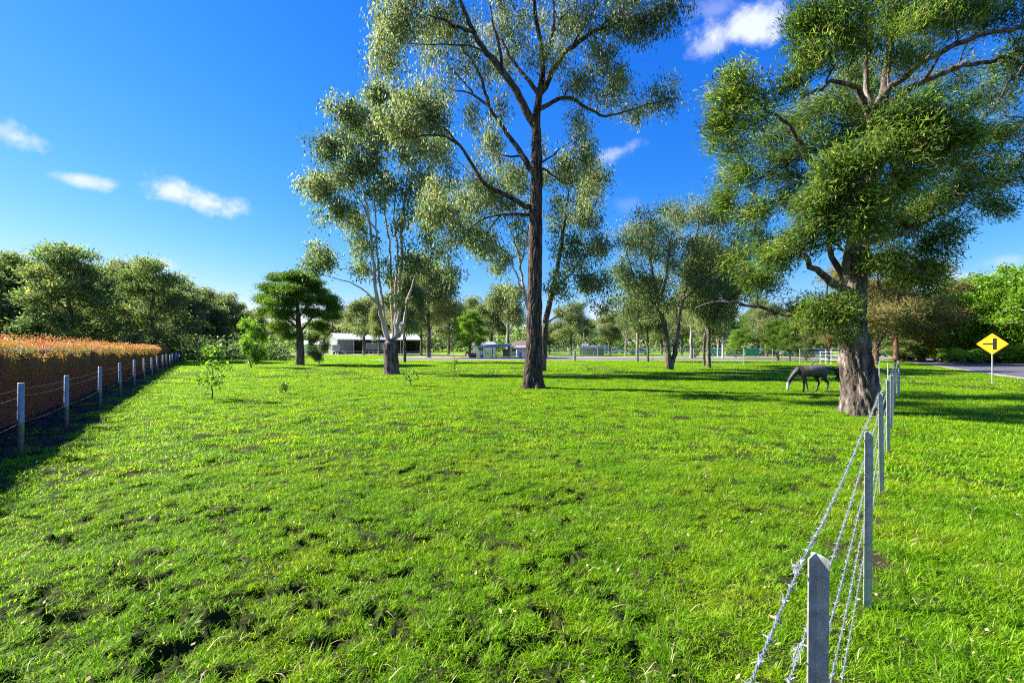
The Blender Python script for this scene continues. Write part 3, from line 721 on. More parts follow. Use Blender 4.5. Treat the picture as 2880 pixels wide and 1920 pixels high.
# ---------------------------------------------------------------- feathery paperbark by the barbed wire fence
def paperB():
    d = gd(945); bx_ = gx(1984, d); t = Tree(33)
    tr = pxpts([(1984, 955), (1980, 920), (1968, 860), (1960, 800), (1957, 740), (1958, 680), (1962, 620), (1968, 570), (1975, 520), (1990, 470), (2000, 420), (2010, 360), (2020, 300), (2030, 220), (2040, 130), (2050, 40), (2060, -60)], d)
    t.limbpts(tr, .5, .1, .3, .01)
    nn = t.n; t.fx[:nn] = np.interp(t.P[:nn, 2], [-.2, .1, .5, 1.2, 2.0, 3.5, 5, 7, 9, 12, 14], [.58, .54, .49, .42, .38, .34, .30, .22, .16, .08, .04])
    c5 = lambda L: [(1584.4 + a / 3.0625, 408.3 + b / 3.0625) for a, b in L]
    c4 = lambda L: [(1584.4 + a / 3.0625, b / 3.0625) for a, b in L]
    for L, a, b, dy in [(c5([(1150, 800), (1070, 790), (980, 720), (890, 650), (820, 560), (760, 470)]), .15, .05, -1.6),
                        (c5([(1130, 720), (1060, 690), (1010, 560), (970, 420), (960, 300), (920, 180)]), .11, .04, 1.2),
                        (c5([(1140, 1040), (1060, 1030), (950, 1000), (860, 980), (780, 970), (640, 950), (520, 925), (300, 880), (200, 860), (60, 900)]), .12, .02, 1.8),
                        (c5([(1170, 500), (1200, 450), (1350, 430), (1500, 400), (1600, 340), (1700, 280), (1900, 200)]), .13, .03, -.6),
                        (c4([(1250, 1560), (1330, 1200), (1320, 900), (1310, 690), (1470, 560), (1590, 470), (1700, 400), (1850, 330), (1960, 270), (2100, 240), (2351, 200), (2500, 180)]), .15, .05, -2.0),
                        (c4([(1290, 1000), (1340, 800), (1400, 740), (1500, 660), (1600, 590), (1750, 530), (1850, 480), (2000, 450), (2100, 440), (2200, 420), (2351, 350), (2480, 300)]), .13, .04, 1.0),
                        (c4([(1290, 1100), (1250, 800), (1200, 640), (1150, 590), (980, 570), (900, 630), (790, 690)]), .11, .03, -1.8),
                        (c4([(1280, 900), (1230, 500), (1290, 340), (1260, 200), (1220, 60)]), .10, .04, -.6),
                        (c5([(1100, 300), (900, 0), (760, -300), (650, -410), (560, -460), (440, -580)]), .11, .03, -.6),
                        (c5([(1180, 620), (1280, 560), (1420, 520), (1560, 560), (1700, 620)]), .07, .02, 1.2),
                        (c5([(1150, 560), (1010, 460), (860, 480), (780, 540)]), .05, .02, -2.0),
                        (c5([(1230, 520), (1400, 620), (1600, 650), (1750, 690)]), .06, .015, -1.0),
                        (c4([(1690, 540), (1710, 430), (1800, 340), (1900, 280)]), .06, .02, 0)]:
        t.limbpts(pxpts(L, d, 0, dy), a, b, .25, .03)
    bl = [(1700, 205, 62, 42, -.6, 42), (1655, 285, 32, 38, 0, 20), (1680, 330, 45, 40, .8, 26), (1700, 410, 48, 48, .8, 34), (1665, 470, 34, 32, 1.2, 16), (1740, 260, 45, 45, -.9, 26), (1745, 480, 50, 40, .5, 26),
          (1862, 60, 48, 55, -1.4, 42), (1925, 40, 62, 48, -1.9, 42), (1880, 140, 42, 42, -1.6, 28), (1980, 90, 55, 45, -1.2, 32), (2050, 50, 60, 50, -.4, 34), (2120, 60, 50, 40, -1.4, 26), (2200, 30, 65, 42, -1.2, 36), (2300, 40, 70, 50, 0, 36),
          (1830, 195, 30, 34, -1.5, 16), (1960, 170, 40, 32, .8, 16), (2090, 130, 42, 30, -1.6, 18), (2340, 130, 50, 50, .8, 26),
          (2060, 270, 62, 36, -2.6, 38), (2120, 290, 62, 42, -2.9, 44), (2180, 320, 50, 46, -2.8, 34), (2060, 340, 70, 40, -2.7, 42), (1990, 360, 58, 40, -2.6, 34), (1930, 400, 55, 42, -2.3, 34), (2080, 400, 55, 30, -2.3, 24),
          (1880, 460, 58, 45, -1.6, 34), (1850, 330, 42, 38, .9, 18), (1800, 380, 40, 40, 1.2, 18), (1960, 260, 45, 40, 1.4, 16), (1900, 240, 45, 36, .8, 16),
          (2290, 300, 70, 60, 1.0, 40), (2250, 400, 60, 45, 1.3, 30), (2330, 400, 50, 60, 1.6, 28), (2300, 200, 60, 40, 1.8, 22), (2230, 240, 40, 30, 2.2, 14), (2200, 450, 60, 40, .6, 28), (2130, 470, 50, 30, -.8, 18), (2300, 470, 45, 26, 1.0, 16),
          (1850, 540, 52, 38, -1.4, 30), (1790, 590, 52, 36, -.6, 28), (1730, 640, 48, 28, .6, 22), (1690, 600, 34, 30, 1.3, 12), (1760, 660, 50, 20, 1.3, 14), (1930, 520, 50, 36, -1.8, 26), (2010, 500, 50, 40, -1.6, 26), (2070, 520, 55, 30, .2, 24),
          (2140, 545, 50, 30, .4, 20), (2190, 520, 36, 24, .8, 12), (2100, 620, 60, 26, .6, 24), (2040, 590, 40, 30, -.8, 16), (2130, 650, 40, 20, 1, 12), 
          (1920, 700, 46, 30, -1.3, 34), (1880, 735, 40, 22, -.9, 18), (1850, 700, 34, 26, .8, 12), (1945, 765, 14, 20, -.5, 6),
          (2000, -60, 120, 60, 0, 50), (2150, -70, 120, 60, 0, 50), (2330, -60, 120, 60, 0, 40), (2430, 100, 60, 90, 0, 34), (2440, 300, 60, 90, 0, 34), (2060, -170, 120, 60, 0, 30),
          (1840, 260, 70, 60, 1.6, 34), (1770, 330, 60, 60, 1.8, 26), (1960, 320, 80, 60, 1.4, 34), (2000, 200, 80, 60, 1.8, 34), (2150, 180, 90, 50, 2.0, 34), (2180, 380, 90, 50, 1.6, 34), (1950, 440, 90, 60, 1.0, 40), (1840, 430, 70, 60, 1.6, 30),
          (2060, 450, 80, 50, 1.2, 34), (1760, 560, 60, 44, 1.4, 24), (2130, 590, 60, 40, 1.2, 22), (1930, 330, 60, 50, -1.5, 26), (1980, 460, 60, 40, -2.2, 26)]
    A = blob_points(t.q, pxblobs(bl, d, .014, 1.1), .95, 1.0, .09)
    t.grow(A, zmin=2.4, up=.06, step=.28, wig=.035, carry=.3)
    def bark(t):
        n = [i for i in range(t.n) if t.limb[i] == 1]; P = t.P[n]; r = t.fx[n]
        tt = np.linspace(0, len(P) - 1, 260); Pi = np.stack([np.interp(tt, range(len(P)), P[:, k]) for k in range(3)], 1); ri = np.interp(tt, range(len(P)), r)
        na = 72; th = (np.arange(na) / na * 2 * math.pi)[None]; z = Pi[:, 2][:, None]
        tw = th + z * .35
        flare = 1 + np.exp(-np.maximum(z, 0) * .9) * (.16 * np.sin(tw * 3 + 1) + .10 * np.sin(tw * 5 + 2.2)) + .07 * np.sin(tw * 4 + z)
        nz_ = flare * (1 + .15 * np.abs(np.sin(tw * 9 + 1.2 * np.sin(z * 2.3 + th))) ** .6 + .14 * vnoise(th * 3 + 0 * z, z * .5 + 0 * th, .3, 8) + .12 * vnoise(th * 3 + 0 * z, z + 0 * th, .12, 9) - .05)
        return tube_np(Pi, ri, na, nz_)
    return finish_tree(t, 'paperbark_tree', 'huge feathery paperbark leaning beside the barbed wire fence, pale peeling limbs', 'tree', (bx_, d, gz1(bx_, d) - .02), M['bark_paper'], M['needle'],
                       dict(n_per=50, sig=(.20, .20, .17), L=.19, Wd=.026, mode='spray', cross=True, patchiness=.30), barkdet=bark, extra_clusters=.45, tipr=.007, ex=2.5)
paperB()

# ---------------------------------------------------------------- pale multi-stemmed gum
def gumC():
    d = gd(857); bx_ = gx(899, d); t = Tree(45)
    t.limbpts(pxpts([(899, 860), (899, 835), (897, 810), (898, 790)], d), .60, .50, .4, .01)
    c = lambda L: [(490 + a / 4.111, 571.7 + b / 4.111) for a, b in L]
    k3 = lambda L: [(686 + a / 2.570, b / 2.570) for a, b in L]
    for L, a, b, dy in [(c([(1680, 900), (1640, 860), (1610, 700), (1560, 560), (1525, 300), (1500, 0)]) + k3([(420, 1330), (395, 1180), (340, 950), (300, 850), (230, 760)]), .17, .03, -2),
                        (c([(1690, 900), (1640, 600), (1600, 400), (1580, 0)]) + k3([(480, 1400), (465, 1100), (440, 900), (410, 780), (430, 620)]), .18, .03, .8),
                        (c([(1700, 900), (1690, 600), (1680, 300), (1675, 0)]) + k3([(510, 1300), (500, 1100), (520, 950), (540, 800), (560, 700)]), .13, .03, 2.4),
                        (c([(1720, 890), (1760, 600), (1765, 300), (1790, 0)]) + k3([(600, 1400), (620, 1200), (650, 1000), (680, 850), (700, 720)]), .16, .03, -1.5),
                        (c([(1730, 880), (1790, 760), (1820, 600), (1830, 450), (1900, 300), (1960, 150)]) + k3([(760, 1450), (820, 1300)]), .13, .03, 1.6),
                        (c([(1670, 900), (1625, 700), (1600, 500), (1560, 250), (1545, 0)]) + k3([(460, 1350), (445, 1150), (390, 980), (350, 880)]), .12, .025, -1.4),
                        (c([(1725, 880), (1730, 600), (1720, 350), (1740, 100), (1750, 0)]) + k3([(560, 1300), (575, 1100), (600, 950), (640, 800)]), .12, .025, .6),
                        (c([(1600, 680), (1575, 560), (1520, 470), (1400, 370), (1300, 310), (1220, 290), (1080, 240), (960, 250)]), .09, .015, -.8),
                        (c([(1540, 280), (1400, 180), (1220, 185), (1100, 190)]), .06, .012, .8),
                        (k3([(430, 1400), (330, 1330), (240, 1270), (150, 1220)]), .05, .012, 0),
                        (k3([(440, 1350), (350, 1150), (260, 1050), (180, 980)]), .07, .015, -1.6)]:
        t.limbpts(pxpts(L, d, 0, dy), a, b, .5, .04)
    bl = [(868, 225, 34, 34, -.5, 30), (925, 235, 34, 24, 1, 18), (800, 262, 45, 36, -1.2, 38), (850, 290, 50, 40, 1.5, 34), (910, 300, 55, 45, -1, 38), (765, 330, 42, 40, -.6, 34), (835, 360, 55, 40, -1.6, 38), (960, 350, 55, 50, 1.5, 38),
          (1005, 330, 40, 40, 2.5, 22), (735, 430, 40, 34, -1.2, 34), (790, 410, 50, 36, 1.2, 28), (860, 430, 50, 30, 0, 20), (940, 430, 55, 40, -2, 28), (1010, 420, 42, 45, 1.5, 26), (770, 480, 50, 26, -1.5, 24), (990, 500, 50, 40, 1, 28), (930, 510, 40, 26, -1.5, 10),
          (815, 505, 40, 18, 1, 12), (735, 590, 38, 28, -.8, 20), (712, 606, 20, 16, -.8, 6), (833, 560, 26, 26, -.5, 14), (830, 620, 22, 22, -.5, 8), (960, 600, 42, 34, -1.5, 18), (1010, 570, 38, 40, 1, 18), (890, 610, 24, 30, -1, 6), (1030, 620, 24, 24, 0, 8), (905, 690, 16, 20, -.8, 5)]
    A = blob_points(t.q, pxblobs(bl, d, .036), .95)
    t.grow(A, zmin=5.0, up=.16, step=.6, wig=.06)
    def bark(t):
        n = [i for i in range(t.n) if t.limb[i] == 1]; P = t.P[n]; P = np.concatenate([P, P[-1:] + [[0, 0, .35]]]); r = np.interp(P[:, 2], [0, .3, 1.5, 2.2, 2.7], [.66, .54, .52, .60, .28])
        tt = np.linspace(0, len(P) - 1, 40); Pi = np.stack([np.interp(tt, range(len(P)), P[:, k]) for k in range(3)], 1); ri = np.interp(tt, range(len(P)), r)
        th = (np.arange(36) / 36 * 2 * math.pi)[None]; z = Pi[:, 2][:, None]
        nz_ = 1 + .08 * np.abs(np.sin(th * 6 + np.sin(z * 3))) + .12 * vnoise(th * 2 + 0 * z, z + 0 * th, .4, 3)
        return tube_np(Pi, ri, 36, nz_)
    return finish_tree(t, 'gum_tree', 'pale gum with several stems rising from one thick stump, left of the dark-trunked gum', 'tree', (bx_, d, gz1(bx_, d)), M['bark_mid'], M['euc2'],
                       dict(n_per=44, sig=(.36, .36, .36), L=.26, Wd=.11, mode='droop'), barkdet=bark, twigbark=M['bark_pale'], extra_clusters=.5, tipr=.014)
gumC()

# ---------------------------------------------------------------- gum behind the dark trunk
def gumD():
    d = gd(851); bx_ = gx(1246, d); t = Tree(52)
    t.limbpts(pxpts([(1246, 853), (1248, 800), (1252, 740), (1262, 700), (1275, 640), (1290, 560), (1300, 480), (1310, 420)], d), .34, .06, .5, .03)
    for L, a, b, dy in [([(1248, 790), (1225, 745), (1210, 700), (1200, 650), (1195, 600), (1180, 540), (1150, 480)], .18, .04, 1.5),
                        ([(1215, 720), (1190, 640), (1170, 590), (1130, 555), (1090, 530)], .10, .02, -1),
                        ([(1252, 745), (1290, 720), (1340, 700), (1380, 680)], .10, .02, -1.4),
                        ([(1270, 670), (1320, 620), (1350, 560), (1365, 480)], .12, .03, 1.6),
                        ([(1200, 600), (1215, 520), (1240, 440), (1260, 400)], .10, .03, 2)]:
        t.limbpts(pxpts(L, d, 0, dy), a, b, .5, .05)
    bl = [(1130, 430, 55, 40, -1, 34), (1080, 470, 45, 35, 1, 26), (1200, 410, 55, 30, 2, 26), (1300, 400, 55, 34, 0, 34), (1365, 410, 32, 42, 1, 30), (1180, 490, 55, 36, 0, 24), (1090, 530, 40, 30, -1, 20), (1350, 490, 45, 45, -1, 34), (1285, 490, 40, 40, 2, 22),
          (1310, 570, 50, 40, 0, 30), (1375, 560, 30, 34, 1, 18), (1340, 640, 42, 34, 0, 24), (1110, 560, 34, 26, -1, 14), (1150, 600, 30, 24, 0, 12), (1280, 660, 34, 30, -1, 14), (1380, 650, 26, 24, -1, 12), (1200, 560, 26, 26, 1, 8), (1170, 660, 20, 20, 0, 6), (1390, 700, 18, 12, -1, 4)]
    A = blob_points(t.q, pxblobs(bl, d, .038), 1.0)
    t.grow(A, zmin=5.0, up=.12, step=.6, wig=.06)
    return finish_tree(t, 'gum_tree', 'spreading gum with pale upper stems standing just behind the dark furrowed trunk', 'tree', (bx_, d, gz1(bx_, d)), M['bark_mid'], M['euc2'],
                       dict(n_per=44, sig=(.36, .36, .36), L=.26, Wd=.11, mode='droop'), twigbark=M['bark_pale'], extra_clusters=.5, tipr=.014)
gumD()

# ---------------------------------------------------------------- leaning two-trunk gum right of centre
def gumE():
    d = gd(848); bx_ = gx(1539, d); t = Tree(63)
    t.limbpts(pxpts([(1539, 850), (1536, 838), (1532, 800), (1528, 750), (1518, 720), (1512, 690), (1500, 640), (1490, 580), (1500, 520)], d), .30, .06, .5, .04)
    for L, a, b, dy in [([(1541, 846), (1550, 800), (1556, 750), (1564, 700), (1575, 660), (1590, 600), (1600, 540), (1605, 500)], .25, .05, 1.4),
                        ([(1516, 712), (1490, 690), (1465, 660), (1450, 620), (1440, 580)], .12, .03, -1),
                        ([(1514, 700), (1530, 640), (1535, 590), (1545, 530)], .12, .03, -1.5),
                        ([(1568, 690), (1610, 650), (1650, 600), (1680, 560)], .13, .03, -1),
                        ([(1562, 710), (1600, 700), (1650, 680), (1690, 660)], .08, .02, 1)]:
        t.limbpts(pxpts(L, d, 0, dy), a, b, .5, .05)
    bl = [(1500, 520, 45, 36, -1, 34), (1555, 500, 40, 30, 2, 24), (1600, 485, 50, 26, 0, 34), (1655, 500, 40, 34, 1, 28), (1448, 560, 40, 42, -.5, 34), (1520, 580, 50, 40, 0, 36), (1590, 570, 50, 40, -1, 34), (1660, 570, 50, 40, 0, 34), (1705, 590, 36, 40, 1, 24),
          (1432, 630, 32, 36, 0, 24), (1490, 650, 45, 34, -1, 28), (1570, 640, 45, 36, 1, 26), (1640, 650, 50, 32, -1, 30), (1700, 660, 34, 26, 1, 16), (1430, 690, 30, 26, 1, 14), (1480, 710, 36, 24, 1, 14), (1545, 700, 30, 24, -2, 8), (1620, 700, 44, 22, 1, 16)]
    A = blob_points(t.q, pxblobs(bl, d, .041), 1.0)
    t.grow(A, zmin=4.5, up=.1, step=.6, wig=.06)
    return finish_tree(t, 'gum_tree', 'gum with two mossy trunks leaning apart in a V, right of the dark-trunked gum', 'tree', (bx_, d, gz1(bx_, d)), M['bark_mid'], M['euc2'],
                       dict(n_per=56, sig=(.45, .45, .42), L=.22, Wd=.085, mode='droop'), extra_clusters=.5, tipr=.014)
gumE()

# ---------------------------------------------------------------- round dark pine on the left
def pineF():
    d = gd(838); bx_ = gx(689, d); t = Tree(71)
    t.limbpts(pxpts([(689, 841), (689, 820), (690, 780), (686, 750), (684, 720), (682, 690), (680, 660)], d), .52, .10, .5, .02)
    for L, a, b, dy in [([(690, 762), (710, 735), (740, 715), (765, 705)], .16, .04, -1), ([(688, 755), (660, 735), (635, 715), (612, 705)], .16, .04, 1), ([(685, 740), (655, 710), (635, 680)], .14, .04, -2), ([(684, 730), (710, 700), (735, 680)], .14, .04, 2),
                        ([(683, 710), (665, 670), (650, 650)], .12, .04, 1.5), ([(683, 700), (700, 670), (705, 650)], .12, .04, -1.5)]:
        t.limbpts(pxpts(L, d, 0, dy), a, b, .5, .06)
    bl = [(645, 640, 32, 11, 1, 20), (680, 636, 34, 10, -1.5, 22), (712, 648, 34, 12, 0, 22), (628, 664, 32, 12, -1, 22), (668, 668, 42, 14, -2.6, 30), (725, 670, 36, 13, 1.5, 24), (748, 690, 32, 12, -.5, 22), (608, 688, 24, 11, 0, 16), (645, 695, 40, 13, -2.4, 28),
          (700, 690, 34, 14, 2, 20), (768, 706, 18, 10, 0, 10), (612, 716, 22, 10, 1, 12), (650, 722, 36, 12, -1.8, 24), (725, 720, 38, 12, -1.4, 22), (760, 724, 20, 10, 1, 8), (640, 750, 26, 10, -1, 14), (735, 748, 24, 9, 0, 10), (660, 770, 24, 10, 0, 8), (690, 655, 20, 14, 2.5, 12)]
    A = blob_points(t.q, pxblobs(bl, d, .05, 1.25), 1.5, .92, .03)
    t.grow(A, zmin=2.6, up=.0, step=.6, wig=.08, carry=.15)
    return finish_tree(t, 'pine_tree', 'round topped dark green pine with cushioned layers, left of the shed', 'tree', (bx_, d, gz1(bx_, d)), M['bark_mid'], M['pine'],
                       dict(n_per=130, sig=(.36, .36, .17), L=.22, Wd=.07, mode='cushion', patchiness=.12), extra_clusters=.0, tipr=.02)
pineF()

# ---------------------------------------------------------------- background trees: prototypes about 10 m high, then copies
def proto(kind, seed):
    t = Tree(seed); q = t.q
    if kind == 'gum':
        t.limbpts([(0, 0, -.1), (.1, 0, 2), (-.1, .1, 4), (.2, 0, 6), (.1, .1, 8.4)], .20, .05, .5, .06)
        bl = []
        for i in range(15):
            a = i * 2.4 + q.rand(); z = 3.9 + 5.2 * (i + .5) / 15; rr = (2.0 - .23 * abs(z - 6)) * (.5 + .6 * q.rand())
            cpt = (math.cos(a) * rr, math.sin(a) * rr, z + q.normal(0, .25)); bl.append((cpt, (.95 + .3 * q.rand(), .95, .62), 19))
            if i % 3 == 0: t.limbpts([(0, 0, z - 2), (math.cos(a) * rr * .6, math.sin(a) * rr * .6, z - .8), cpt], .08, .02, .5, .05)
        A = blob_points(q, bl); t.grow(A, zmin=2.4, up=.15, step=.5, wig=.06)
        la = dict(n_per=58, sig=(.30, .30, .30), L=.22, Wd=.085, mode='droop', patchiness=.25); bark, lm, tip = M['bark_mid'], M['euc'], .014
    elif kind == 'whitegum':
        t.limbpts([(0, 0, -.1), (.05, 0, 2), (-.1, 0, 4.5), (.1, 0, 7), (.1, .1, 9)], .22, .05, .5, .04)
        for k in range(4): a = k * 1.7; t.limbpts([(0, 0, 3.2 + k * .8), (math.cos(a) * 1, math.sin(a) * 1, 5 + k * .6), (math.cos(a) * 1.7, math.sin(a) * 1.7, 6.6 + k * .5)], .10, .03, .5, .05)
        bl = [((math.cos(a_) * r_, math.sin(a_) * r_, z_), (.9, .9, .6), 17) for a_, r_, z_ in [(i * 2.1, .6 + 1.2 * q.rand(), 5.0 + 4.4 * q.rand()) for i in range(15)]]
        A = blob_points(q, bl); t.grow(A, zmin=3, up=.2, step=.5, wig=.06)
        la = dict(n_per=50, sig=(.30, .30, .30), L=.2, Wd=.08, mode='droop', patchiness=.25); bark, lm, tip = M['bark_white'], M['euc2'], .014
    elif kind in ('sheoak', 'sheoakb'):
        wd = 2.9 if kind == 'sheoak' else 2.1
        t.limbpts([(0, 0, -.1), (.1, 0, 2), (.2, 0, 4), (.1, 0, 7), (.1, .1, 9.2)], .24, .05, .5, .06)
        bl = []
        for i in range(24):
            a = i * 2.4; z = 1.9 + 7.4 * (i + .5) / 24; rr = wd * math.sin(min(1, (1 - (z - 2) / 8.3) * 1.35) * 1.45) * (.45 + .5 * q.rand())
            cpt = (math.cos(a) * rr, math.sin(a) * rr, z + q.normal(0, .3)); bl.append((cpt, (.95, .95, .55), 11))
            if i % 2 == 0: t.limbpts([(0, 0, max(1.2, z - 1.8)), (math.cos(a) * rr * .6, math.sin(a) * rr * .6, z - .7), cpt], .07, .02, .5, .06)
        A = blob_points(q, bl); t.grow(A, zmin=1.0, up=.1, step=.5, wig=.06)
        la = dict(n_per=62, sig=(.34, .34, .24), L=.27, Wd=.075, mode='spray', patchiness=.32); bark, lm, tip = M['bark_mid'], M['dark'], .014
    elif kind == 'pine':
        t.limbpts([(0, 0, -.1), (.1, 0, 2), (.0, 0, 4), (.1, 0, 7.5)], .42, .08, .5, .06)
        bl = []
        for i in range(26):
            a = i * 2.4; z = 2.6 + 7.0 * (i + .5) / 26; rr = 4.3 * math.sqrt(max(.03, 1 - ((z - 3.6) / 6.2) ** 2)) * (.55 + .4 * q.rand())
            cpt = (math.cos(a) * rr, math.sin(a) * rr, z); bl.append((cpt, (1.15, 1.15, .5), 13))
            if i % 2 == 0: t.limbpts([(0, 0, max(1.6, z - 2)), (math.cos(a) * rr * .6, math.sin(a) * rr * .6, z - .8), (cpt[0], cpt[1], z - .2)], .1, .03, .5, .08)
        A = blob_points(q, bl); t.grow(A, zmin=1.5, up=.0, step=.6, wig=.08, carry=.15)
        la = dict(n_per=100, sig=(.36, .36, .16), L=.22, Wd=.075, mode='cushion', patchiness=.12); bark, lm, tip = M['bark_mid'], M['pine'], .02
    elif kind == 'broad':
        t.limbpts([(0, 0, -.1), (.1, 0, 1.5), (.0, 0, 4), (.1, 0, 7)], .32, .08, .5, .06)
        bl = []
        for i in range(34):
            a = i * 2.4; z = 1.0 + 8.4 * (i + .5) / 34; rr = 4.4 * math.sqrt(max(.05, 1 - ((z - 4.2) / 5.9) ** 2)) * (.6 + .35 * q.rand())
            bl.append(((math.cos(a) * rr, math.sin(a) * rr, z), (1.15, 1.15, .8), 14))
        A = blob_points(q, bl); t.grow(A, zmin=.8, up=.1, step=.6, wig=.06)
        la = dict(n_per=78, sig=(.36, .36, .26), L=.26, Wd=.15, mode='hang', patchiness=.16); bark, lm, tip = M['bark_mid'], M['bright'], .016
    elif kind == 'redgum':
        t.limbpts([(0, 0, -.1), (.05, 0, 1.5), (-.1, .1, 3.4), (.2, 0, 6), (.1, .1, 8.8)], .20, .05, .5, .06)
        t.limbpts([(0, 0, 1.6), (.7, .2, 3.2), (.9, .3, 5.4), (1.3, .3, 7.2)], .13, .04, .5, .06); t.limbpts([(0, 0, 2.6), (-.8, -.2, 4), (-1.2, -.4, 6)], .11, .03, .5, .06)
        t.limbpts([(0, 0, 1.2), (1.2, -.3, 2.0), (2.2, -.3, 3.2)], .05, .02, .4, .06)
        bl = [((q.normal(0, 1.5), q.normal(0, 1.4), 3.2 + 6.2 * i / 19), (1.0, 1.0, .6), 16) for i in range(20)]
        A = blob_points(q, bl); t.grow(A, zmin=1.6, up=.12, step=.5, wig=.07)
        la = dict(n_per=52, sig=(.34, .34, .26), L=.22, Wd=.07, mode='rand', patchiness=.25); bark, lm, tip = M['bark_red'], M['redleaf'], .014
    elif kind == 'shrub':
        for k in range(5): a = k * 1.26; t.limbpts([(0, 0, -.05), (.15 * math.cos(a), .15 * math.sin(a), .5), (.6 * math.cos(a), .6 * math.sin(a), 1.5), (.9 * math.cos(a), .9 * math.sin(a), 2.4 + .3 * k)], .03, .01, .3, .03)
        bl = [((q.normal(0, .7), q.normal(0, .7), .8 + 3.1 * i / 12), (.6, .6, .45), 10) for i in range(13)]
        A = blob_points(q, bl); t.grow(A, zmin=.2, up=.1, step=.3, wig=.03)
        la = dict(n_per=34, sig=(.17, .17, .15), L=.20, Wd=.10, mode='rand', patchiness=.2); bark, lm, tip = M['bark_mid'], M['bright'], .008
    return t, bark, lm, la, tip

PROTO = {}
for kd, cat_name, sds in [('gum', 'gum_tree', (101, 102)), ('whitegum', 'gum_tree', (111,)), ('sheoak', 'she_oak_tree', (121, 122)), ('sheoakb', 'she_oak_tree', (131,)),
                          ('pine', 'pine_tree', (141, 142)), ('broad', 'leafy_tree', (151, 152)), ('redgum', 'gum_tree', (161,)), ('shrub', 'shrub', (171,))]:
    for s_ in sds:
        t, bark, lm, la, tip = proto(kd, s_)
        o = finish_tree(t, cat_name, 'x', 'x', (0, 0, 0), bark, lm, la, limb_parts=False, extra_clusters=.4, tipr=tip)
        zt = np.percentile(t.ends[:, 2], 98)
        PROTO.setdefault(kd, []).append([o, zt, False])
USED = {}
def place(kind, u, d, vtop, label, wid=1.0, rz=None, cat='tree', group=None, leaf=None, bark=None, vi=None):
    USED[kind] = USED.get(kind, 0) + 1
    L = PROTO[kind]; pr = L[(USED[kind] if vi is None else vi) % len(L)]
    o0, zt, used = pr
    x = gx(u, d); hgt = EYE - (vtop - HV) / F * d; s = hgt / (zt + .25)
    if not used and leaf is None and bark is None: o = o0; pr[2] = True
    else: o = copy_thing(o0)
    o.location = (x, d, gz1(x, d) - .03); o.scale = (s * wid, s * wid, s)
    o.rotation_euler = (0, 0, (USED[kind] * 1.9 + u * .01) if rz is None else rz)
    tag(o, label, cat, group)
    if leaf is not None or bark is not None:
        for c_ in [c_ for c_ in bpy.data.objects if c_.parent == o]:
            mt = leaf if c_.name.startswith('crown') else bark
            if mt is None: continue
            c_.material_slots[0].link = 'OBJECT'; c_.material_slots[0].material = mt
    return o

GW = 'trees of the woodland behind the hedge'
woods = [('sheoak', -70, 60, 585, 'dark she-oak at the very left edge above the hedge', 1.1), ('sheoakb', 12, 66, 592, 'thin open she-oak near the left edge, sky showing through its middle', 1.2), ('sheoak', 78, 72, 607, 'olive she-oak left of the tallest woodland tree', 1.0),
         ('sheoak', 152, 58, 571, 'tallest she-oak of the woodland, thick dark trunk over the hedge', 1.25), ('gum', 218, 76, 612, 'brownish gum just right of the tallest woodland tree', 1.15), ('sheoakb', 262, 84, 640, 'short dark tree in the dip between the two tallest woodland crowns', 1.2),
         ('gum', 292, 88, 602, 'thin gum with wispy top left of the rounded woodland crown', .8), ('sheoak', 352, 64, 604, 'tall rounded she-oak with dark right side above the middle of the hedge', 1.1), ('sheoakb', 402, 80, 650, 'dark tree tucked under the right side of the rounded she-oak', 1.3),
         ('gum', 445, 84, 664, 'brown-topped gum above the far end of the hedge', 1.25), ('gum', 490, 92, 674, 'gum with dark stems beyond the end of the hedge', 1.2), ('gum', 530, 96, 680, 'blue-grey gum where the woodland drops down to the paddock', 1.0),
         ('sheoakb', 505, 84, 715, 'small light green tree below the blue-grey gum', 1.0), ('sheoakb', 560, 100, 716, 'short brown-green tree left of the bright young tree', 1.2), ('sheoak', 120, 98, 640, 'dim tree in the second row behind the tallest she-oak', 1.2),
         ('sheoak', 30, 100, 650, 'dim tree in the second row at the left edge', 1.3), ('sheoak', 190, 102, 655, 'dim tree in the second row between two hedge-side crowns', 1.2), ('sheoak', 420, 108, 690, 'dim tree in the second row near the hedge end', 1.3), ('sheoakb', 330, 104, 670, 'dim tree in the second row behind the rounded she-oak', 1.3),
         ('sheoak', 590, 112, 720, 'low grey-green tree behind the bright young tree', 1.2), ('gum', 640, 120, 735, 'far gum partly behind the round dark pine', 1.2)]
for w in woods: place(w[0], w[1], w[2], w[3], w[4], w[5], group=GW)

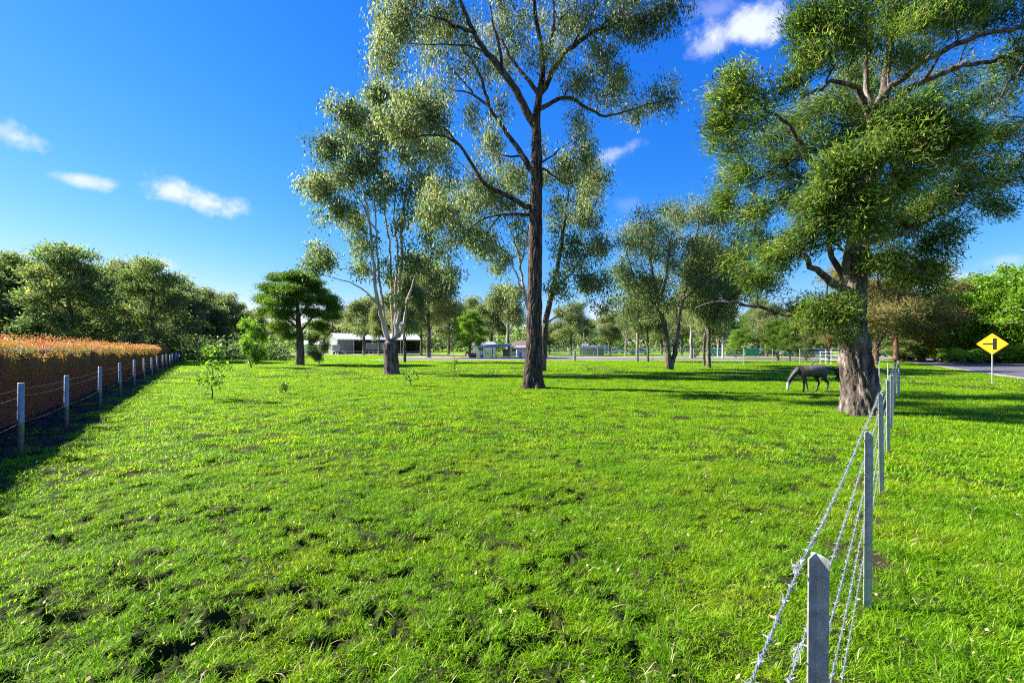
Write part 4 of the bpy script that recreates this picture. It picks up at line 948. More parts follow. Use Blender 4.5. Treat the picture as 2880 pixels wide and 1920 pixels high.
GB = 'trees around the shed and far buildings'
GR = 'gum trees along the far paddock fence'
for kd, u, d, vt, lb, wd, g in [
        ('gum', 765, 150, 708, 'thin far gum right of the round dark pine', 1.3, GB), ('gum', 836, 122, 683, 'bushy gum rising over the middle of the shed roof', 1.35, GB), ('gum', 800, 165, 716, 'loose gum behind the left end of the shed', 1.5, GB),
        ('gum', 872, gd(816), 700, 'short gum with a plain trunk in front of the grey truck', .8, GB), ('gum', 929, gd(832), 612, 'gum with a slim dark trunk just right of the many-stemmed gum', .85, GB),
        ('gum', 984, gd(821), 592, 'dense tall gum over the right end of the shed', 1.15, GB), ('gum', 968, gd(817), 640, 'narrow gum left of the dense tall gum by the shed', .9, GB), ('gum', 1030, 130, 690, 'far dim gum between the shed and the bright round pine', 1.3, GB),
        ('gum', 1088, 150, 688, 'rounded grey-brown gum rising behind the bright round pine', 1.5, GB), ('whitegum', 1167, gd(817), 655, 'pale-stemmed gum beside the open animal shelter', 1.35, GB), ('gum', 1130, 140, 690, 'far gum filling in behind the animal shelter', 1.3, GB),
        ('gum', 1262, 135, 742, 'low gum behind the chain fence, just right of the dark furrowed trunk', 1.3, GR), ('gum', 1312, 118, 698, 'tall grey gum left of the pale roofed carport', 1.3, GR), ('whitegum', 1352, 150, 735, 'thin pale gum above the carport roof', 1.2, GR),
        ('gum', 1400, 122, 712, 'green gum above the two parked white cars', 1.3, GR), ('whitegum', 1437, gd(820), 712, 'slim paired gum between the parked cars', .9, GR), ('whitegum', 1464, gd(831), 640, 'thin pale gum leaning left in front of the white pickup', .8, GR),
        ('gum', 1489, gd(831), 640, 'dark gum forking low just right of the white pickup', .75, GR), ('whitegum', 1588, gd(823), 655, 'thick white trunked gum by the paddock fence', 1.1, GR), ('gum', 1617, gd(840), 620, 'slender gum forking low beside the straight dark trunk', .7, GR),
        ('gum', 1629, gd(845), 560, 'straight dark gum with a bare trunk to high up', .8, GR), ('gum', 1520, 130, 700, 'far gum filling in behind the V-trunk gum', 1.4, GR), ('gum', 1650, 118, 700, 'far gum behind the street lamp pole', 1.4, GR),
        ('gum', 1565, 112, 690, 'far gum left of the thick white trunk', 1.3, GR), ('pine', 1740, gd(817), 712, 'broad bright round tree behind the teal cloth fence', 1.0, GR), ('pine', 1787, gd(829), 735, 'bright she-oak left of the grazing horse beyond the wires', .8, GR),
        ('pine', 1813, gd(831), 742, 'second bright tree from the grazing horse, its trunk in front of the silver wagon', .7, GR), ('sheoakb', 1851, gd(832), 752, 'small ragged tree above the grazing horse', .9, GR), ('redgum', 1905, 66, 700, 'thick red-brown trunk rising just left of the paperbark', 1.0, GR),
        ('gum', 1840, 100, 700, 'gum crown behind the silver wagon', 1.2, GR), ('gum', 1760, 96, 690, 'pale loose crown above the bright round tree', 1.2, GR),
        ('redgum', 2011, gd(837), 590, 'reddish many-branched gum just right of the paperbark trunk', 1.25, GR), ('redgum', 2060, 62, 600, 'reddish gum leaning over the far end of the road', 1.3, GR), ('redgum', 1980, 72, 640, 'reddish gum half hidden by the paperbark trunk', 1.2, GR),
        ('redgum', 2118, 66, 622, 'brown-green gum above the slanted pole', 1.3, GR), ('gum', 2165, 74, 690, 'dark gum between the reddish gums and the bright leafy trees', 1.3, GR),
        ('broad', 2225, 70, 655, 'bright leafy tree left of the yellow road sign', 1.0, 'bright leafy trees across the road'), ('broad', 2300, 64, 634, 'big bright leafy tree right behind the yellow road sign', 1.1, 'bright leafy trees across the road'),
        ('broad', 2390, 62, 622, 'bright leafy tree cut by the right edge of the picture', 1.1, 'bright leafy trees across the road'), ('broad', 2145, 84, 735, 'low bright leafy tree behind the yellow shrubs', 1.2, 'bright leafy trees across the road'),
        ('broad', 2490, 58, 600, 'bright leafy tree beyond the right edge over the road', 1.1, 'bright leafy trees across the road')]:
    place(kd, u, d, vt, lb, wd, group=g)
place('pine', 1079, gd(818), 715, 'bright round pine with cushioned crown beside the open animal shelter', .75, group=GB, leaf=M['bright'])
place('sheoakb', 1690, 92, 760, 'yellowing small tree right of the street lamp pole', 1.2, group=GR, leaf=M['bright'])
GY = 'young trees and shrubs in the paddock'
place('shrub', 577, gd(845), 733, 'bright young tree with orange tips in front of the woodland', .78, cat='young tree', group=GY)
place('shrub', 733, gd(837), 752, 'leafy bush right of the round dark pine trunk', .85, cat='bush', group=GY, leaf=M['dark'])
place('shrub', 1598, gd(822), 800, 'grey bush at the fence left of the thick white trunk', 1.6, cat='bush', group=GY, leaf=M['dark'])
for u, d, vt, lb, wd in [(2112, 68, 766, 'yellow-flowered shrub right of the slanted pole', 2.2), (2150, 70, 775, 'wide olive and yellow shrub behind the cycad', 3.0), (2075, 66, 782, 'low grey shrub at the foot of the slanted pole', 2.6)]:
    place('shrub', u, d, vt, lb, wd, cat='shrub', group='shrubs across the road', leaf=M['yellow'] if 'yellow' in lb else M['dark'])
for u, d, vt, lb, wd in [(2260, 60, 800, 'low green shrub behind the sign post', 2.4), (2330, 57, 792, 'leafy low shrub at the right edge behind the road', 2.4), (2185, 62, 800, 'green undergrowth shrub left of the sign', 2.2)]:
    place('shrub', u, d, vt, lb, wd, cat='shrub', group='shrubs across the road')
place('shrub', 1207, 100, 793, 'small orange-yellow bush touching the left side of the dark trunk', 1.0, cat='bush', leaf=M['yellow'])
# unused prototypes leave no trace
for kd in PROTO:
    for pr in PROTO[kd]:
        if not pr[2]:
            for c_ in [c_ for c_ in bpy.data.objects if c_.parent == pr[0]]: bpy.data.objects.remove(c_)
            bpy.data.objects.remove(pr[0])

# saplings near the camera, each of its own shape
def sapling(u, vb, vt, seed, label, lean=0, nl=90, leafL=.13, wd=1.0, lm='bright'):
    d = gd(vb); x = gx(u, d); h = (vb - vt) / F * d; t = Tree(seed); q = t.q; z0 = gz1(x, d)
    t.limbpts([(x, d, z0 - .05), (x + lean * .2, d, z0 + h * .4), (x + lean * .5, d + .05, z0 + h * .7), (x + lean, d, z0 + h * .93)], .022 * h ** .5, .006, .12, .012)
    A = []
    for i in range(26):
        z = h * (.28 + .68 * q.rand()); a = q.rand() * 6.28; rr = wd * h * (.23 * math.sin(min(1, (1.05 - z / h) * 1.5) * 1.57) + .05) * (.5 + .6 * q.rand())
        A.append((x + lean * z / h + rr * math.cos(a), d + rr * math.sin(a), z0 + z))
    t.grow(np.array(A), zmin=z0 + h * .15, up=.15, step=.12, wig=.012)
    o = finish_tree(t, 'sapling', label, 'sapling', (x, d, z0), M['bark_mid'], M[lm], dict(n_per=max(3, nl // 20), sig=(.06 * h ** .5, .06 * h ** .5, .06 * h ** .5), L=leafL, Wd=leafL * .62, mode='rand', patchiness=.25), limb_parts=False, extra_clusters=1.2, tipr=.004, group='saplings in the paddock')
    return o
sapling(487, 920, 797, 301, 'sapling with big bright leaves standing alone right of the pipe fence', .05, 180, .13)
sapling(943, 888, 850, 302, 'low leafy sapling in front of the many-stemmed gum', .1, 130, .10, 1.8)
sapling(1043, 872, 822, 303, 'thin sapling between the many-stemmed gum and the dark trunk', 0, 110, .11, 1.1)
sapling(648, 906, 876, 304, 'tiny bare-stemmed seedling left of the many-stemmed gum', .05, 26, .10, 1.0)

# cycad across the road
def cycad():
    d = 58.; x = gx(2212, d); rt = root('cycad', 'cycad with arching feathery fronds across the road', 'palm', (x, d, 0)); q = np.random.RandomState(9)
    MB().tube([(0, 0, -.1), (0, 0, .7)], [.35, .28], 10).build('trunk', M['bark_mid'], rt)
    for k in range(26):
        a = k * 2.4; el = .2 + 1.1 * (k / 26); L = 2.6 + .5 * q.rand(); V = []; Qd = []
        pts = [np.array([math.cos(a) * L * s * math.cos(el * (1 - .5 * s)), math.sin(a) * L * s * math.cos(el * (1 - .5 * s)), .6 + L * (math.sin(el) * s - .5 * s * s)]) for s in np.linspace(0, 1, 15)]
        sd_ = np.array([-math.sin(a), math.cos(a), 0])
        for i in range(1, 15):
            wl2 = .38 * math.sin(math.pi * (.12 + .85 * i / 15)); f = norm(pts[i] - pts[i - 1])
            for sg in (-1, 1):
                b0 = len(V); V += [pts[i - 1], pts[i - 1] + f * .10, pts[i] + sd_ * sg * wl2 + f * .18 + [0, 0, .05]]; V.append(pts[i] + sd_ * sg * wl2 + f * .10 + [0, 0, .02]); Qd.append((b0, b0 + 1, b0 + 2, b0 + 3))
        link('frond', mesh_np('frond', np.array(V), np.array(Qd), M['bright'], {'rnd': ('FACE', np.full(len(Qd), .4 + .5 * q.rand()))}), rt)
cycad()

# far wood closing the horizon: nobody could count it
def farwood():
    q = np.random.RandomState(77); C = []
    for i in range(1500):
        a = R(-58 + 116 * q.rand()); r = 185 + 75 * q.rand(); x, y = r * math.sin(a), r * math.cos(a)
        hmax = 9 + 4.5 * vnoise(np.array(a * 40), np.array(0.), 1, 3) * 2
        C.append((x, y, hmax * q.rand() ** .8 + .5))
    C = np.array(C)
    V, Q, rr = leaves(q, C, 34, (2.2, 2.2, 1.2), 1.5, .95, 'rand', np.array([0, 0, -50.]), patchiness=.3)
    o = link('far_woodland', mesh_np('far_woodland', V, Q, M['dark'], {'rnd': ('FACE', rr * .8)})); tag(o, 'dark far-off wood closing the horizon behind the paddock', 'woodland', kind='stuff')
    # undergrowth closer in behind the hedge and across the road
    C = []
    for i in range(900):
        a = R(-62 + 36 * q.rand()); r = 78 + 40 * q.rand(); C.append((r * math.sin(a), r * math.cos(a), 3.0 * q.rand() ** 1.3 + .2))
    for i in range(420):
        x = 66 + 42 * q.rand(); y = 56 + 30 * q.rand()
        if x < cl_(y) + 13: continue
        C.append((x, y, 3.2 * q.rand() + .1))
    C = np.array(C)
    V, Q, rr = leaves(q, C, 46, (1.0, 1.0, .55), .5, .3, 'rand', np.array([0, 0, -50.]), patchiness=.3)
    o = link('undergrowth', mesh_np('undergrowth', V, Q, M['dark'], {'rnd': ('FACE', rr * .8)})); tag(o, 'dim undergrowth below the woodland and across the road', 'undergrowth', kind='stuff')
farwood()

# ------------------------------------------------------------------ hedge
def hedge():
    q = np.random.RandomState(15); y0, y1 = 1.0, 118.
    dirv = np.array([-.65, 1.0]); dirv /= np.linalg.norm(dirv); nrm = np.array([dirv[1], -dirv[0]])     # normal towards the paddock
    def hh(y): return np.interp(y, [0, 12, 40, 118], [2.26, 2.22, 1.98, 1.55])
    rt = root('hedge', 'long clipped hedge, red and orange new leaves along its top', 'hedge', (FENCE_A(60.) - 2.35, 60., 0))
    base = np.array([FENCE_A(60.) - 2.35, 60., 0])
    N = 150000
    t = q.rand(N) ** 2.6; y = y0 + (y1 - y0) * t
    kind = q.rand(N); h = hh(y); wid = .75
    lump = vnoise(y, 0 * y, 1.4, 31) * .16
    zf = np.where(kind < .62, q.rand(N) ** .75 * h, h)
    sidew = np.where(kind < .62, wid + lump + vnoise(y, zf, .6, 5) * .18, (q.rand(N) * 2 - 1) * wid)
    bk = kind > .94; sidew = np.where(bk, -wid, sidew); zf = np.where(bk, q.rand(N) * h, zf)
    top = (kind >= .62) & ~bk
    zf = np.where(top, h + vnoise(y, sidew, .5, 6) * .26 + vnoise(y, 0 * y, 1.7, 16) * .12 - .16 * (np.abs(sidew) / wid) ** 3 + q.rand(N) ** 4 * .30, zf)
    sidew = sidew + q.normal(0, .05, N); 
    ctr = np.stack([FENCE_A(y) - 2.35, y], 1)
    XY = ctr + nrm[None] * sidew[:, None]
    P = np.stack([XY[:, 0], XY[:, 1], np.maximum(.04, zf)], 1)
    sc_ = np.clip(y / 26, .75, 3.0)
    D = norm(q.normal(0, .8, (N, 3)) + np.stack([nrm[0] * np.ones(N) * .5, nrm[1] * np.ones(N) * .5, np.where(top, .9, .1)], 1)); S = norm(np.cross(D, q.normal(0, 1, (N, 3))))
    L = (.062 * (.7 + .6 * q.rand(N)) * sc_)[:, None]; Wd = L * .28
    V = np.stack([P, P + D * L * .5 + S * Wd, P + D * L, P + D * L * .5 - S * Wd], 1).reshape(-1, 3)
    rel = zf / h; patch = vnoise(y, zf, .5, 41) * .5 + vnoise(y, zf, .17, 42) * .35
    rnd = np.clip(np.where(rel > .95, .76, np.where(rel > .66, .47, .34 - .22 * (.72 - rel))) + patch * 1.1 + q.normal(0, .2, N), 0, 1)
    rnd = np.where((rel < .55) & (q.rand(N) < .5), q.rand(N) * .12, rnd)  # lower leaves are redder, their colour also lifted to offset the shade there
    link('foliage', mesh_np('foliage', V - base, np.arange(N * 4).reshape(-1, 4), M['hedge'], {'rnd': ('FACE', rnd)}), rt)['kind'] = 'stuff'
    # solid inner core, added to block light behind the leaf shell
    yy = np.linspace(y0, y1, 220); Vs = []
    prof = [(.62, 0), (.66, .5), (.64, .88), (.35, .95), (-.35, .95), (-.64, .88), (-.62, 0)]
    for k in yy:
        for s_, z_ in prof:
            w_ = s_ * (1 + .12 * math.sin(k * 3.1 + z_ * 5)); c_ = np.array([FENCE_A(k) - 2.35, k]) + nrm * w_
            Vs.append((c_[0], c_[1], z_ * float(hh(k)) - .02))
    m = len(prof); Qs = [(i * m + j, i * m + j + 1, (i + 1) * m + j + 1, (i + 1) * m + j) for i in range(len(yy) - 1) for j in range(m - 1)]
    link('shade_core', mesh_np('shade_core', np.array(Vs) - base, np.array(Qs), simple('hedge core', (.16, .05, .03), .95, 0, .5, 12, 1.0, 30), smooth=False), rt)
hedge()

# ------------------------------------------------------------------ left pipe fence
def pipefence():
    ys_ = [9.28, 12.3]; k = (1 + .65 ** 2) ** .5
    while ys_[-1] < 118: ys_.append(ys_[-1] + 4.55 / k)
    ys_ = [9.28 - 3.0] + ys_ 
    rt = root('pipe_fence', 'fence of round galvanised pipe posts with plain wires beside the hedge', 'fence', (FENCE_A(9.28), 9.28, 0))
    q = np.random.RandomState(2); tops = []
    me = None
    for i, y in enumerate(ys_):
        x = FENCE_A(y) + (.0 if i else -.0); z = gz1(x, y)
        if me is None:
            o = MB().tube([(0, 0, -.1), (0, 0, .62), (0, 0, .625), (0, 0, .64), (0, 0, .645), (0, 0, 1.395), (0, 0, 1.40)], [.052, .052, .056, .056, .052, .052, .046], 18).build('post', M['pipe'], rt, smooth=False)
            me = o.data; me.polygons.foreach_set('use_smooth', [len(p_.vertices) == 4 for p_ in me.polygons])
        else: o = link('post', me, rt)
        o.location = (x - rt.location.x, y - rt.location.y, z); o.rotation_euler = (q.normal(0, .012), q.normal(.01, .02), q.rand() * 6)
        o.scale = (1, 1, 1 + q.normal(0, .015)); tops.append((x, y, z))
    for h_, sag in ((1.28, .03), (1.13, .04), (.62, .04)):
        pts = []
        for (a, b) in zip(tops[:-1], tops[1:]):
            for s_ in np.linspace(0, 1, 5)[:-1]:
                pts.append((a[0] + (b[0] - a[0]) * s_ + .054 - rt.location.x, a[1] + (b[1] - a[1]) * s_ - rt.location.y, a[2] + (b[2] - a[2]) * s_ + h_ - 4 * sag * s_ * (1 - s_)))
        MB().tube(pts, .0030, 5).build('wire', M['wire_old'], rt, smooth=True)
pipefence()

# ------------------------------------------------------------------ right barbed wire fence with star pickets
def barbed():
    dd = np.array([.83, 1.0]); dd /= np.linalg.norm(dd)
    rt = root('barbed_wire_fence', 'barbed wire fence on galvanised star pickets running away on the right', 'fence', (FENCE_B(1.53), 1.53, 0))
    pk = [(FENCE_B(1.53), 1.53)]; yl = [3.78, 6.58, 9.3, 12.1, 14.4, 17.0, 19.2, 21.0]
    pk += [(gx(1990, 3.78), 3.78), (gx(2024, 6.58), 6.58)] + [(FENCE_B(y) + .02, y) for y in yl[2:]]
    # star picket: three flanges with a pointed top
    f, w = .036, .0026; prof = []
    for k in range(3):
        a = R(200 + 120 * k); ca, sa = math.cos(a), math.sin(a)
        prof += [(f * ca + w * sa, f * sa - w * ca), (f * ca - w * sa, f * sa + w * ca), (w * 2.0 * math.cos(a + R(60)), w * 2.0 * math.sin(a + R(60)))]
    def picket(L):
        mb = MB(); n_ = len(prof)
        V = [(a, b, -.15) for a, b in prof] + [(a, b, L - .004 - .22 * math.hypot(a, b)) for a, b in prof]
        V += [(a * .30, b * .30, L) for a, b in prof]
        Fc = [(i, (i + 1) % n_, (i + 1) % n_ + n_, i + n_) for i in range(n_)] + [(i + n_, (i + 1) % n_ + n_, (i + 1) % n_ + 2 * n_, i + 2 * n_) for i in range(n_)] + [tuple(range(2 * n_, 3 * n_))]
        mb.add(V, Fc)
        # pressed nubs / tie holes along the flange edge
        for i in range(16):
            z_ = .25 + i * (L - .3) / 16; a = R(200); c_ = (f * .82 * math.cos(a), f * .82 * math.sin(a))
            mb.box(c_[0] - .003, c_[0] + .003, c_[1] - .0045, c_[1] + .0045, z_ - .005, z_ + .005)
        return mb
    base = None; P0 = []
    for i, (x, y) in enumerate(pk):
        z = gz1(x, y)
        if base is None: o = picket(1.427).build('post', M['galv'], rt); base = o.data
        else: o = link('post', base, rt)
        o.location = (x - rt.location.x, y - rt.location.y, z if i else 0.0)
        o.rotation_euler = (R(.4 * math.sin(i * 2.1)), R(.5 * math.cos(i * 1.3)), R(12 * math.sin(i * 3)) if i else 0)
        P0.append((x, y, z if i else 0.0))
    # strainer post at the corner
    x, y = gx(2064, 21.0), 21.0
    MB().tube([(0, 0, -.2), (0, 0, 1.46)], .05, 12).build('strainer_post', M['galv'], rt, loc=(x - rt.location.x, y - rt.location.y, 0)); 
    MB().tube([(0, 0, 1.15), (-1.35, -1.6, 0.02)], .022, 8).build('stay', M['galv'], rt, loc=(x - rt.location.x, y - rt.location.y, 0))
    q = np.random.RandomState(8)
    start = (pk[0][0] - 1.9 * .83, pk[0][1] - 1.9, 0.0)
    knots = [start] + P0 + [(x, y, 0)]
    side = np.array([-dd[1], dd[0]]) * .037
    for h_ in (1.375, 1.10, .82, .54, .27):
        path = []
        for a, b in zip(knots[:-1], knots[1:]):
            a = np.array(a); b = np.array(b); Ls = np.linalg.norm(b - a); m = max(4, int(Ls / (.012 if a[1] < 4 else .03 if a[1] < 8 else .08)))
            s_ = np.linspace(0, 1, m, endpoint=False)[:, None]; p_ = a + (b - a) * s_
            p_[:, 2] += h_ - .03 * 4 * (s_ * (1 - s_))[:, 0] + .003 * np.sin(s_[:, 0] * 23)
            path.append(p_)
        P = np.concatenate(path); P[:, 0] += side[0]; P[:, 1] += side[1]
        P += q.normal(0, .0008, P.shape)
        cum = np.concatenate([[0], np.cumsum(np.linalg.norm(np.diff(P, axis=0), axis=1))])
        near = P[:, 1] < 8.5
        Tn = norm(np.gradient(P, axis=0)); s1 = norm(np.cross(Tn, [0, 0, 1.])); s2 = np.cross(s1, Tn)
        ph = cum / .05 * 2 * math.pi; org = np.array([rt.location.x, rt.location.y, 0])
        mb = MB()
        for k in (0, math.pi):
            H_ = P + (np.cos(ph + k)[:, None] * s1 + np.sin(ph + k)[:, None] * s2) * .0026 * near[:, None]
            mb.tube(H_ - org, .0022, 4)
        w_ = mb.build('wire', M['wire'], rt, smooth=True)
        bm_ = MB(); c_ = .03
        while c_ < cum[-1]:
            i = int(np.searchsorted(cum, c_)); i = min(i, len(P) - 1); p_ = P[i] - org
            if P[i][1] < 21:
                ns = 5 if P[i][1] < 7 else 3
                bm_.tube([p_ - Tn[i] * .007, p_ + Tn[i] * .007], .0062, ns + 1)
                for k in range(4):
                    a = k * 1.57 + q.normal(0, .3) + c_ * 20; dr = s1[i] * math.cos(a) + s2[i] * math.sin(a) + Tn[i] * (.5 if k % 2 else -.5); dr = dr / np.linalg.norm(dr)
                    bm_.tube([p_, p_ + dr * .021], [.0021, .0009], ns, cap=False)
            c_ += .105 + q.normal(0, .004)
        b_ = bm_.build('barbs', M['wire'], w_); b_['kind'] = 'stuff'
    # tie loops on the first picket
    for h_ in (1.375, 1.10, .82):
        pts = []
        for k in range(44):
            a = k * .55; pts.append((-.034 + .017 * math.cos(a) - .012 * (k / 44), .02 + .015 * math.sin(a * 1.1), h_ - .010 + .018 * math.sin(k * .21)))
        MB().tube(pts, .0018, 5).build('tie_wire', M['wire'], rt, smooth=True)
barbed()

def plainfence(name, label, pts, post_h, heights, spacing, rpost=.03, group=None, crank=False, mat='galv', wr=.006, mesh=None):
    pts = [np.array(p_, float) for p_ in pts]; rt = root(name, label, 'fence', (pts[0][0], pts[0][1], 0), 0, group); o0 = np.array([pts[0][0], pts[0][1]])
    P = []
    for a, b in zip(pts[:-1], pts[1:]):
        L = np.linalg.norm(b - a); m = max(1, int(round(L / spacing)))
        for i in range(m): P.append(a + (b - a) * i / m)
    P.append(pts[-1]); me = None
    for p_ in P:
        if me is None:
            mb = MB().tube([(0, 0, -.1), (0, 0, post_h)], rpost, 8)
            if crank: mb.tube([(0, 0, post_h - .02), (-.22, -.22, post_h + .38)], rpost * .9, 8)
            o = mb.build('post', M[mat], rt); me = o.data
        else: o = link('post', me, rt)
        o.location = (p_[0] - o0[0], p_[1] - o0[1], gz1(p_[0], p_[1]))
    for h_ in heights: MB().tube([(p_[0] - o0[0], p_[1] - o0[1] - rpost, gz1(p_[0], p_[1]) + h_) for p_ in P], wr, 4).build('wire', M['wire'], rt)
    if mesh:
        z0_, z1_, sp, w_ = mesh; mb = MB()
        for a, b in zip(pts[:-1], pts[1:]):
            L = np.linalg.norm(b - a); dx = (b - a) / L; H_ = z1_ - z0_
            s_ = -H_
            while s_ < L:
                for sg in (1, -1):
                    A_ = (s_, z0_, s_ + H_, z1_) if sg > 0 else (s_, z1_, s_ + H_, z0_)
                    t0 = max(0, -A_[0]) / H_; t1 = min(1, (L - A_[0]) / H_)
                    if t1 <= t0: continue
                    q0 = (A_[0] + H_ * t0, A_[1] + (A_[3] - A_[1]) * t0); q1 = (A_[0] + H_ * t1, A_[1] + (A_[3] - A_[1]) * t1)
                    g = [(a[0] + dx[0] * q_[0] - o0[0], a[1] + dx[1] * q_[0] - o0[1], q_[1]) for q_ in (q0, q1)]
                    mb.add([g[0], g[1], (g[1][0], g[1][1], g[1][2] + w_), (g[0][0], g[0][1], g[0][2] + w_)], [(0, 1, 2, 3)])
                s_ += sp
        mb.build('chain_mesh', M['wire'], rt)['kind'] = 'stuff'
    return rt
G_ = lambda u, v: (gx(u, gd(v)), gd(v))
# paddock wire fence: corner by the paperbark, back along the road, then across behind the horse
c0 = (gx(2064, 21.0), 21.0); c1 = G_(2014, 861); c2 = G_(1926, 841)
plainfence('wire_fence', 'thin picket fence with plain wires behind the paperbark trunk', [c0, (23.0, 30.5), c2], 1.25, (.3, .6, .9, 1.2), 2.9, .024)
far = [c2, G_(1837, 836), G_(1708, 838), G_(1593, 834), G_(1500, 832), G_(1373, 831), G_(1280, 829)]
rt_ = plainfence('paddock_fence', 'tall thin post fence across the paddock behind the grazing horse', far, 1.85, (.35, .75, 1.15, 1.5, 1.8), 5.2, .035, mesh=(.08, 1.5, .62, .012))
# braced end of the paddock fence beside the paperbark, white rails
def brace():
    rt = root('fence_brace', 'white braced fence end with a long slanting stay, left of the paperbark trunk', 'fence', (*c2, 0))
    for i, (u, vt, vb) in enumerate([(1926, 797, 842), (1909, 803, 838), (1897, 803, 836), (1884, 806, 835)]):
        d = gd(vb); x = gx(u, d); h_ = (vb - vt) / F * d
        MB().tube([(0, 0, -.1), (0, 0, h_)], .05 if i == 0 else .035, 8).build('post', M['white'], rt, loc=(x - c2[0], d - c2[1], 0))
    a = (gx(1914, 50) - c2[0], 50 - c2[1], 2.0); b = (gx(1855, 44) - c2[0], 44 - c2[1], .1)
    MB().tube([a, b], .035, 8).build('stay', M['galv'], rt)
    for h_ in (.6, 1.1, 1.5): MB().tube([(0, 0, h_), (gx(1884, 58) - c2[0], 58 - c2[1], h_)], .02, 6).build('rail', M['white'], rt)
brace()
plainfence('chain_link_fence', 'grey chain-link fence with cranked post tops in front of the carport', [(gx(1245, 104), 104), (gx(1500, 104), 104), (gx(1690, 99.5), 99.5)], 1.9, (.1, 1.9), 3.2, .04, crank=True, mesh=(.1, 1.9, .34, .022))
plainfence('chain_link_fence', 'chain-link fence hung with teal cloth across the side road', [(gx(1692, 99), 99), (gx(1960, 99), 99), (gx(2060, 99), 99)], 1.9, (.1, 1.9), 3.2, .04, crank=True, mesh=(.1, 1.9, .38, .022))
plainfence('wire_fence', 'low wire fence along the dirt track in front of the shed', [(-84, 113), (-45, 112), (-10, 108), (2, 104)], 1.15, (.4, .8, 1.1), 5.0, .04, mat='timber')
plainfence('wire_fence', 'low wire fence around the animal shelter yard', [(-22, 84), (-10, 80), (10, 80), (20, 92)], 1.15, (.4, .8, 1.1), 4.2, .035)

# teal shade cloth panels on the far fence
for (u0, u1, lb) in [(1628, 1660, 'small teal cloth panel left of the street lamp pole'), (1668, 1706, 'wide teal cloth panel right of the street lamp pole'), (1712, 1742, 'dark teal cloth panel by the blue parked car'), (1803, 1822, 'teal cloth panel left of the silver wagon'), (1925, 1945, 'teal cloth panel right beside the paperbark trunk')]:
    d = 98.6; mb = MB(); n_ = 8
    x0, x1 = gx(u0, d), gx(u1, d); V = []
    for i in range(n_ + 1):
        xx = x0 + (x1 - x0) * i / n_; yy = d + .05 * math.sin(i * 2.3); V += [(xx, yy, .15), (xx, yy, 1.75 + .06 * math.sin(i * 1.7)), (xx, yy + .02, .15), (xx, yy + .02, 1.75 + .06 * math.sin(i * 1.7))]
    Fc = []
    for i in range(n_): b = 4 * i; Fc += [(b, b + 4, b + 5, b + 1), (b + 2, b + 3, b + 7, b + 6), (b + 1, b + 5, b + 7, b + 3)]
    mb.add(V, Fc); o = mb.build('shade_cloth', M['teal']); tag(o, lb, 'shade cloth', 'teal cloth panels on the far fence')

# ------------------------------------------------------------------ buildings
def shed():
    d = 134.; x = gx(776, d); rt = root('farm_shed', 'long pale green farm shed with white roof and open truck bays', 'shed', (x, d, 0), R(33))
    L, Wd, ev, rg = 25.5, 12.0, 4.35, 6.0
    # gable end wall at local x=0 ; local y = 0 front .. Wd back
    def panel(name, poly, axis, a, b, mat=M['shedwall']): return MB().prism(poly, a, b, axis).build(name, mat, rt)
    # gable wall split round the roller door (y 3.2..7.2)
    panel('wall', [(0, 0), (2.9, 0), (2.9, 3.9), (6.6, 3.9), (6.6, 0), (Wd, 0), (Wd, ev), (Wd / 2, rg), (0, ev)], 'x', -.1, .1)
    dr = MB()
    for i in range(13): dr.box(.0, .05 + .03 * (i % 2), 2.95, 6.55, i * .3, i * .3 + .295)
    o = dr.build('roller_door', M['door_cream'], rt); o.location.x = -.06
    panel('wall', [(0, 0), (Wd, 0), (Wd, ev), (Wd / 2, rg), (0, ev)], 'x', L - .1, L + .1)
    bw = MB()
    for i in range(int(L / .25)): bw.box(i * .25 + .1, i * .25 + .35, Wd - .08 - .03 * (i % 2), Wd, 0, ev - .05)
    bw.build('wall', M['shedwall'], rt)
    iw = MB()
    for i in range(16): iw.box(4.2 - .02 * (i % 2), 4.3, .3 + i * .7, 1.0 + i * .7, 0, 4.3)
    iw.build('inner_wall', M['shedwall'], rt)
    fw = MB()
    for i in range(16): fw.box(.15 + i * .25, .4 + i * .25, .02 + .03 * (i % 2), .12, 0, ev - .25)
    fw.build('wall', M['shedwall'], rt)
    for s_ in (0, 1):
        mb = MB(); n_ = 52
        for i in range(n_):
            xa, xb = -.45 + i * (L + .9) / n_, -.45 + (i + 1) * (L + .9) / n_; zz = .04 * (i % 2)
            y0_, y1_ = (-.5, Wd / 2) if s_ == 0 else (Wd + .5, Wd / 2); e0 = ev - .14 + .1; 
            mb.add([(xa, y0_, e0 + zz), (xb, y0_, e0 + zz), (xb, y1_, rg + .1 + zz), (xa, y1_, rg + .1 + zz), (xa, y0_, e0 - .05), (xb, y0_, e0 - .05), (xb, y1_, rg + .05), (xa, y1_, rg + .05)], [(0, 1, 2, 3), (7, 6, 5, 4), (0, 4, 5, 1), (1, 5, 6, 2), (3, 7, 4, 0)])
        mb.build('roof', M['shedroof'], rt)
    MB().box(-.5, L + .5, -.66, -.52, ev - .32, ev - .05).build('gutter', M['white'], rt)
    for xx in (4.4, 11.5, 18.5, 25.2): MB().box(xx - .1, xx + .1, -.12, .08, 0, ev - .2).build('post', M['white'], rt)
    MB().box(.1, L, -.0, Wd, -.2, .06).build('floor_slab', M['track'], rt)
shed()

